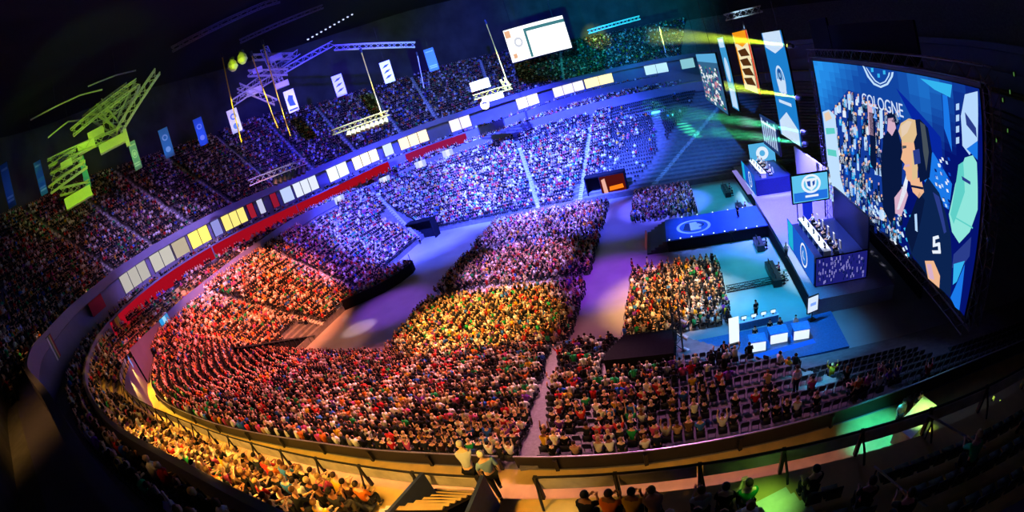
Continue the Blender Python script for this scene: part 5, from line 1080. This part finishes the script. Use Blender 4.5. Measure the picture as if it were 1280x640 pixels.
# thin roof ring pipes at the dark end
for k, (pts, D) in enumerate((([(38, 150), (70, 133), (100, 119), (128, 112)], 66), ([(60, 172), (85, 152), (115, 148)], 66), ([(110, 108), (145, 94), (170, 88)], 70))):
    P = [Vector(atr(x, y, D)) for x, y in pts]; o = empty('roof_pipe', P[0], label=['long thin roof pipe beyond the lime-lit truss', 'short lower roof pipe beside the lime-lit truss', 'faint upper roof pipe above the lime-lit truss'][k], cat='pipe', group='roof pipes'); m = MB(); m.tube([p - P[0] for p in P], .12, 6); m.obj('pipe', M['steel'], o); m = MB(); m.tube([P[1] - P[0], P[1] - P[0] + Vector((0, 0, 4))], .05, 5); m.obj('hanger', M['rail'], o)
for k, (px, py) in enumerate(((1268, 96), (1254, 128), (1263, 118), (1246, 178), (1260, 166))):
    p = Vector(atr(px, py, 40)); o = empty('marker_lamp', p, label=f'faint green marker lamp in the dark beyond the screen corner, {ORD(k + 1)} from the top', cat='lamp', group='faint marker lamps'); m = MB(); m.box((0, 0, .2), (.3, .2, .4)); m.obj('housing', M['rail'], o); m = MB(); m.box((-.16, -.1, .2), (.02, .12, .3)); m.obj('lens', em('#6fae5a', .5), o)
# beam lamps beside the emblem banner
BEAMS = [((986, 57), (815, 45), 0), ((996, 122), (826, 99), 1), ((1005, 180), (858, 160), 2), ((1003, 165), (840, 140), 3)]
# ------------------------------------------------------------------ light
W = bpy.data.worlds.new('hall_dark'); S.world = W; W.use_nodes = True
W.node_tree.nodes['Background'].inputs[0].default_value = (.10, .12, .35, 1); W.node_tree.nodes['Background'].inputs[1].default_value = .012
def spot(name, loc, tgt, col, power, ang=40, blend=.5, size=.4):
    l = bpy.data.lights.new(name, 'SPOT'); l.energy = power; l.color = col; l.spot_size = math.radians(ang); l.spot_blend = blend; l.shadow_soft_size = size
    o = bpy.data.objects.new(name, l); COL.objects.link(o); o.location = loc; d = Vector(tgt) - Vector(loc); o.rotation_euler = d.to_track_quat('-Z', 'Y').to_euler(); return o
def point(name, loc, col, power, size=.3):
    l = bpy.data.lights.new(name, 'POINT'); l.energy = power; l.color = col; l.shadow_soft_size = size; o = bpy.data.objects.new(name, l); COL.objects.link(o); o.location = loc; return o
BLUE, VIO, AMB, RED, PINK, CYAN, LIME = (.06, .13, 1), (.30, .14, 1), (1, .55, .2), (1, .17, .1), (1, .25, .33), (.05, .62, .9), (.6, .9, .04)
k_ = 1000
# far stand
spot('wash_far_blue', (-22, 60, 42), (-26, 95, 7), (.055, .095, 1), 2160 * k_, 62, .6)
spot('wash_far_blue_b', (-30, 50, 40), (-55, 78, 7), (.06, .09, 1), 1035 * k_, 50, .6)
spot('wash_far_right', (-2, 60, 42), (2, 98, 7), (.02, .15, .8), 242.1 * k_, 48, .6)
spot('wash_far_violet', (-30, 50, 40), (-58, 62, 7), (.22, .08, 1), 130 * k_, 40, .6)
# end stand
spot('wash_end_orange', (-35, 45, 40), (-60, 40, 7), (1, .26, .11), 288.2 * k_, 42, .5)
spot('wash_end_red', (-35, 40, 38), (-52, 24, 7), (1, .17, .17), 148.5 * k_, 46, .6)
# near stand
spot('wash_near_pink', (-25, 45, 38), (-30, 23, 5), (1, .22, .30), 126.2 * k_, 50, .6)
spot('wash_near_mid', (-14, 45, 38), (-16, 22, 5), (1, .38, .42), 108.3 * k_, 42, .6)
spot('wash_near_stage', (-4, 45, 38), (-3, 21, 5), (.75, .22, .5), 45.36 * k_, 40, .7)
spot('wash_near_blue', (2, 50, 30), (6, 20, 6), (.16, .2, .9), 9.6 * k_, 44, .7)
# floor blocks
spot('key_block_near', (-24, 36, 40), (-23.5, 39.5, 0), (1, .52, .12), 336.6 * k_, 32, .7)
spot('key_block_mid', (-24, 55, 40), (-23, 54, 0), (.6, .3, .9), 305 * k_, 26, .5)
spot('key_block_far', (-24, 70, 40), (-23, 70, 0), (.2, .15, 1), 689.5 * k_, 34, .5)
spot('key_block_stage', (-2, 36, 36), (-2.5, 41, 0), (1, .52, .15), 168.3 * k_, 26, .9)
spot('key_block_stage_cool', (2, 40, 30), (2.5, 40, 0), (.6, .7, 1), 26 * k_, 20, .5)
spot('wash_far_block', (-2, 70, 36), (-2, 71, 0), (.12, .12, 1), 168 * k_, 28, .5)
# floor
spot('floor_blue', (-9, 66, 40), (-9, 68, 0), (.05, .06, 1), 128.2 * k_, 30, .8)
spot('floor_blue_left', (-42, 62, 40), (-42, 68, 0), (.06, .1, 1), 129.2 * k_, 32, .8)
spot('floor_violet', (-9, 46, 40), (-9, 47, 0), (.3, .04, 1), 118.3 * k_, 24, .9)
spot('floor_pink', (-10, 36, 40), (-9, 35, 0), (1, .2, .4), 27.04 * k_, 18, .9)
spot('floor_violet_left', (-40, 50, 40), (-41, 47, 0), (.3, .08, 1), 70.2 * k_, 22, .8)
spot('floor_orange_left', (-46, 38, 36), (-45, 38, 0), (1, .4, .2), 26 * k_, 20, .8)
spot('follow_spot', (-20, 60, 40), (-43.5, 41.5, 0), (1, .8, .8), 79.2 * k_, 5.5, .4)
# pit and stage
spot('pit_cyan_near', (4, 42, 26), (7.5, 43, 0), (.0, .38, .6), 37.13 * k_, 46, .7)
spot('pit_cyan_far', (4, 70, 26), (6, 69, 0), (.0, .36, .55), 37.2 * k_, 44, .7)
spot('pit_white', (6, 45, 22), (8, 46, 0), (.15, .8, .9), 5.76 * k_, 22, .9)
spot('deck_blue', (5, 34, 20), (6, 31, .5), (.04, .4, 1), 25.6 * k_, 60, .7)
spot('runway_wash', (2, 56, 24), (5, 56, 1.6), (.1, .25, 1), 40 * k_, 40, .6)
spot('stage_lavender', (14, 56, 22), (17, 56, 2), (.16, .14, 1), 150.7 * k_, 70, .7)
spot('booth_wash_near', (12, 42, 20), (15.5, 42, 4), (.7, .72, 1), 30 * k_, 40, .6)
spot('booth_wash_far', (12, 68, 20), (15.5, 68, 4), (.6, .75, 1), 40 * k_, 40, .6)
# upper tier and roof
spot('upper_far', (-18, 60, 40), (-30, 125, 28), (.02, .03, 1), 220.5 * k_, 70, .7)
spot('upper_far_left', (-25, 55, 40), (-80, 95, 28), (.035, .03, 1), 243.4 * k_, 60, .7)
spot('upper_end', (-30, 50, 40), (-88, 60, 28), (.16, .05, .8), 42.34 * k_, 50, .8)
spot('upper_dark_end', (-30, 45, 38), (-80, 28, 27), (.8, .28, .25), 17.14 * k_, 50, .8)
spot('fascia_end', (-20, 45, 30), (-75, 35, 19), (.3, .22, .85), 251.1 * k_, 34, .9)
spot('upper_teal', (0, 70, 42), (-2, 130, 30), (.0, .3, .6), 77 * k_, 50, .8)
spot('green_haze_wall', (-25, 60, 30), (-60, 120, 44), (.12, .3, .08), 90 * k_, 80, 1)
spot('teal_wall', (-10, 60, 30), (-8, 135, 46), (.0, .5, .5), 330 * k_, 50, 1)
pl = Vector(atr(135, 150, 50)); spot('lime_truss', pl + Vector((8, 0, -10)), atr(140, 150, 63), (.42, .9, 0), 13.44 * k_, 46, .5)
pl = Vector(atr(85, 215, 50)); spot('lime_truss_low', pl + Vector((6, 0, -5)), atr(84, 222, 61), (.42, .9, 0), 7.2 * k_, 40, .5)
pl = Vector(atr(330, 120, 66)); spot('blue_truss', pl + Vector((6, 0, -6)), atr(335, 95, 84), (.01, .02, 1), 27.04 * k_, 44, .6)
pl = Vector(atr(465, 170, 70)); spot('yellow_truss', pl, atr(462, 150, 84), (1, .66, 0), 2.662 * k_, 14, .5)
pl = Vector(atr(470, 130, 72)); spot('white_truss', pl, atr(468, 58, 90), (.8, .85, 1), 5.76 * k_, 30, .5)
pl = Vector(atr(345, 230, 62)); spot('grey_truss', pl + Vector((0, 0, -2)), atr(347, 214, 74), (.8, .75, .9), 3.5 * k_, 30, .5)
pl = Vector(atr(615, 150, 80)); spot('platform_yellow', pl, atr(616, 108, 94), (1, .6, 0), 1.714 * k_, 26, .5)
pl = Vector(atr(607, 134, 91.5)); point('flood_glow', pl + Vector((0, -1.5, .5)), (1, .75, .5), 1.3 * k_, .8)
pl = Vector(atr(296, 90, 62)); spot('lime_lamps', pl, atr(297, 76, 72), (.6, .9, 0), 4.5 * k_, 20, .6)
pl = Vector(atr(930, 40, 80)); spot('top_truss_pale', pl, atr(930, 16, 92), (.5, .8, 1), 16 * k_, 24, .6)
for a, b, D in (((329, 56), (363, 170), 76), ((315, 70), (347, 160), 76), ((278, 72), (302, 178), 74), ((452, 66), (478, 145), 84), ((608, 30), (634, 102), 94)):
    for f in (.55, .75, .95): q_ = atr(a[0] + (b[0] - a[0]) * f, a[1] + (b[1] - a[1]) * f, D - 1.6); spot('cable_fill_spot', q_, atr(a[0] + (b[0] - a[0]) * f, a[1] + (b[1] - a[1]) * f, D), (1, .8, 0), 400, 80, .6, .1)  # added unseen spots that tint the cables yellow, no fixture hangs here
# warm lights of the concourses under the tiers
for k, p in enumerate(np.linspace(-24, 39, 11)):
    r, z = rz(L1, p); rr_, zf_ = rz(R0S, p); x, y = xy(p, r - .5); x2, y2 = xy(p, r * .72 + rr_ * .28); col = (1, .58, .07) if p > -4 else (1, .55, .25)
    spot('concourse_lamp', (x, y, z - 1.6), (x2, y2, zf_), col, 2600 if p > 2 else (1300 if p > -6 else 420), 100, .8, .2)
for k, p in enumerate(np.linspace(-12, 40, 11)):
    r, z = rz(L2, p); r1_, z1_ = rz(L1, p); x, y = xy(p, r - 1.3); x2, y2 = xy(p, r1_ + .4); spot('tier_lamp', (x, y, z + 1.7), (x2, y2, z1_ - 1.0), (1, .52, .08), 2000 if p < 8 else 300, 110, .8, .2)
for k, p in enumerate(np.linspace(20, 60, 5)):
    r, z = rz(L3, p); x, y = xy(p, r + .6); spot('upper_concourse_lamp', (x, y, z + 1.8), (x, y, z - 1), (1, .5, .14), 130, 110, .8, .2)
spot('upper_corner_lamp', (-15, -1.5, 27), (-17, -1, 21), (1, .5, .1), 420, 110, .9, .2)
pl = Vector(at(1085, 545, 7.6)); spot('landing_teal', pl + Vector((.3, 0, 5)), pl + Vector((.4, 0, 0)), (.03, .7, .8), 2.2 * k_, 44, .6)
pl = Vector(at(1142, 545, 7.6)); spot('landing_lime', pl + Vector((.3, -1, 5)), pl, (.5, 1, .15), 1.5 * k_, 34, .6)
pl = Vector(at(1028, 475, 5.5)); spot('steps_cyan', pl + Vector((0, 0, 10)), pl, (.05, .6, 1), 8 * k_, 34, .8)
for px, py in ((500, 613), (696, 626), (960, 605)):
    pl = Vector(at(px, py + 10, 14.9)); spot('stair_light', pl + Vector((0, 0, 3.5)), pl, (.35, 1, .12) if px > 800 else (1, .95, .6), 650 if px > 800 else 350, 24, .6)
for (t_, b_, w_, D_, c_, de_, lb_), col, pw in zip(BN, [(.1, .35, 1), (.15, .45, 1), (.3, 1, .5), (.4, .9, .6), (.2, .55, 1), (.15, .35, 1), (.7, .75, 1), (.7, .75, 1), (.7, .75, 1), (.7, .75, 1), (.25, .4, 1)], [250, 300, 300, 600, 900, 1200, 1500, 1700, 1700, 1700, 1500]):
    mid_ = ((t_[0] + b_[0]) / 2, (t_[1] + b_[1]) / 2); spot('banner_light', Vector(atr(*mid_, D_ - 6)) + Vector((0, 0, -1.5)), atr(*mid_, D_), col, pw, 46, .6)
# light beams in the haze beside the stage
def beam(name, a, b, x, wa, wb, col, power, lab):
    A = Vector(atx(*a, x)); d = Vector(ray(*b)); B_ = Vector((d.x, d.y, d.z)) * (104 / math.hypot(d.x, d.y)) + Vector((0, 0, HC)); v = (B_ - A); Ln = v.length
    o = empty('lime_lamp', A, label=lab, cat='lamp', group='beam lamps beside the emblem banner'); m = MB(); n = v.normalized(); m.tube([-n * .9, -n * .1], [.25, .4], 10); m.obj('housing', M['desk'], o); m = MB(); m.tube([-n * .12, n * .0, n * .08], [.36, .34, .1], 12); m.obj('lens', em('#e8ff70', 6), o)
    m = MB(); m.tube([n * .1, v], [wa, wb], 20); me = m.mesh('beam_haze', haze_mat(name)); h = link('beam_haze', me, o); h['label'] = 'hazy lime light beam'
    ang = 2 * math.degrees(math.atan((wb) / Ln)); spot(name, A + n * .15, B_, col, power, max(1.5, ang), 1.0, .1)
_hz = []
def haze_mat(n):
    if _hz: return _hz[0]
    m = bpy.data.materials.new('stage_haze'); m.use_nodes = True; N = m.node_tree.nodes; N.remove(N['Principled BSDF']); v = N.new('ShaderNodeVolumeScatter'); v.inputs['Density'].default_value = .02; v.inputs['Anisotropy'].default_value = .2; m.node_tree.links.new(v.outputs[0], N['Material Output'].inputs['Volume']); _hz.append(m); return m
for k, (a, b, i) in enumerate(BEAMS): beam('beam_light', a, b, SX - 1.2 if k != 3 else SX - 2, .12, 2.6, (.62, .9, .03) if k < 2 else (.05, .85, .3), 2200 * k_ * (.5 if k > 1 else 1), ['uppermost lime beam lamp beside the emblem banner', 'second lime beam lamp beside the emblem banner', 'lowest lime beam lamp beside the emblem banner', 'greener beam lamp just above the lowest one'][k])
# the screens light the hall a little too
vs = S.view_settings; vs.view_transform = 'Standard'; vs.look = 'None'; vs.exposure = 0; vs.gamma = 1; vs.use_curve_mapping = False
S.cycles.use_denoising = True
S.cycles.max_bounces = 4; S.cycles.diffuse_bounces = 2; S.cycles.glossy_bounces = 2; S.cycles.volume_bounces = 0
S.cycles.sample_clamp_indirect = 4
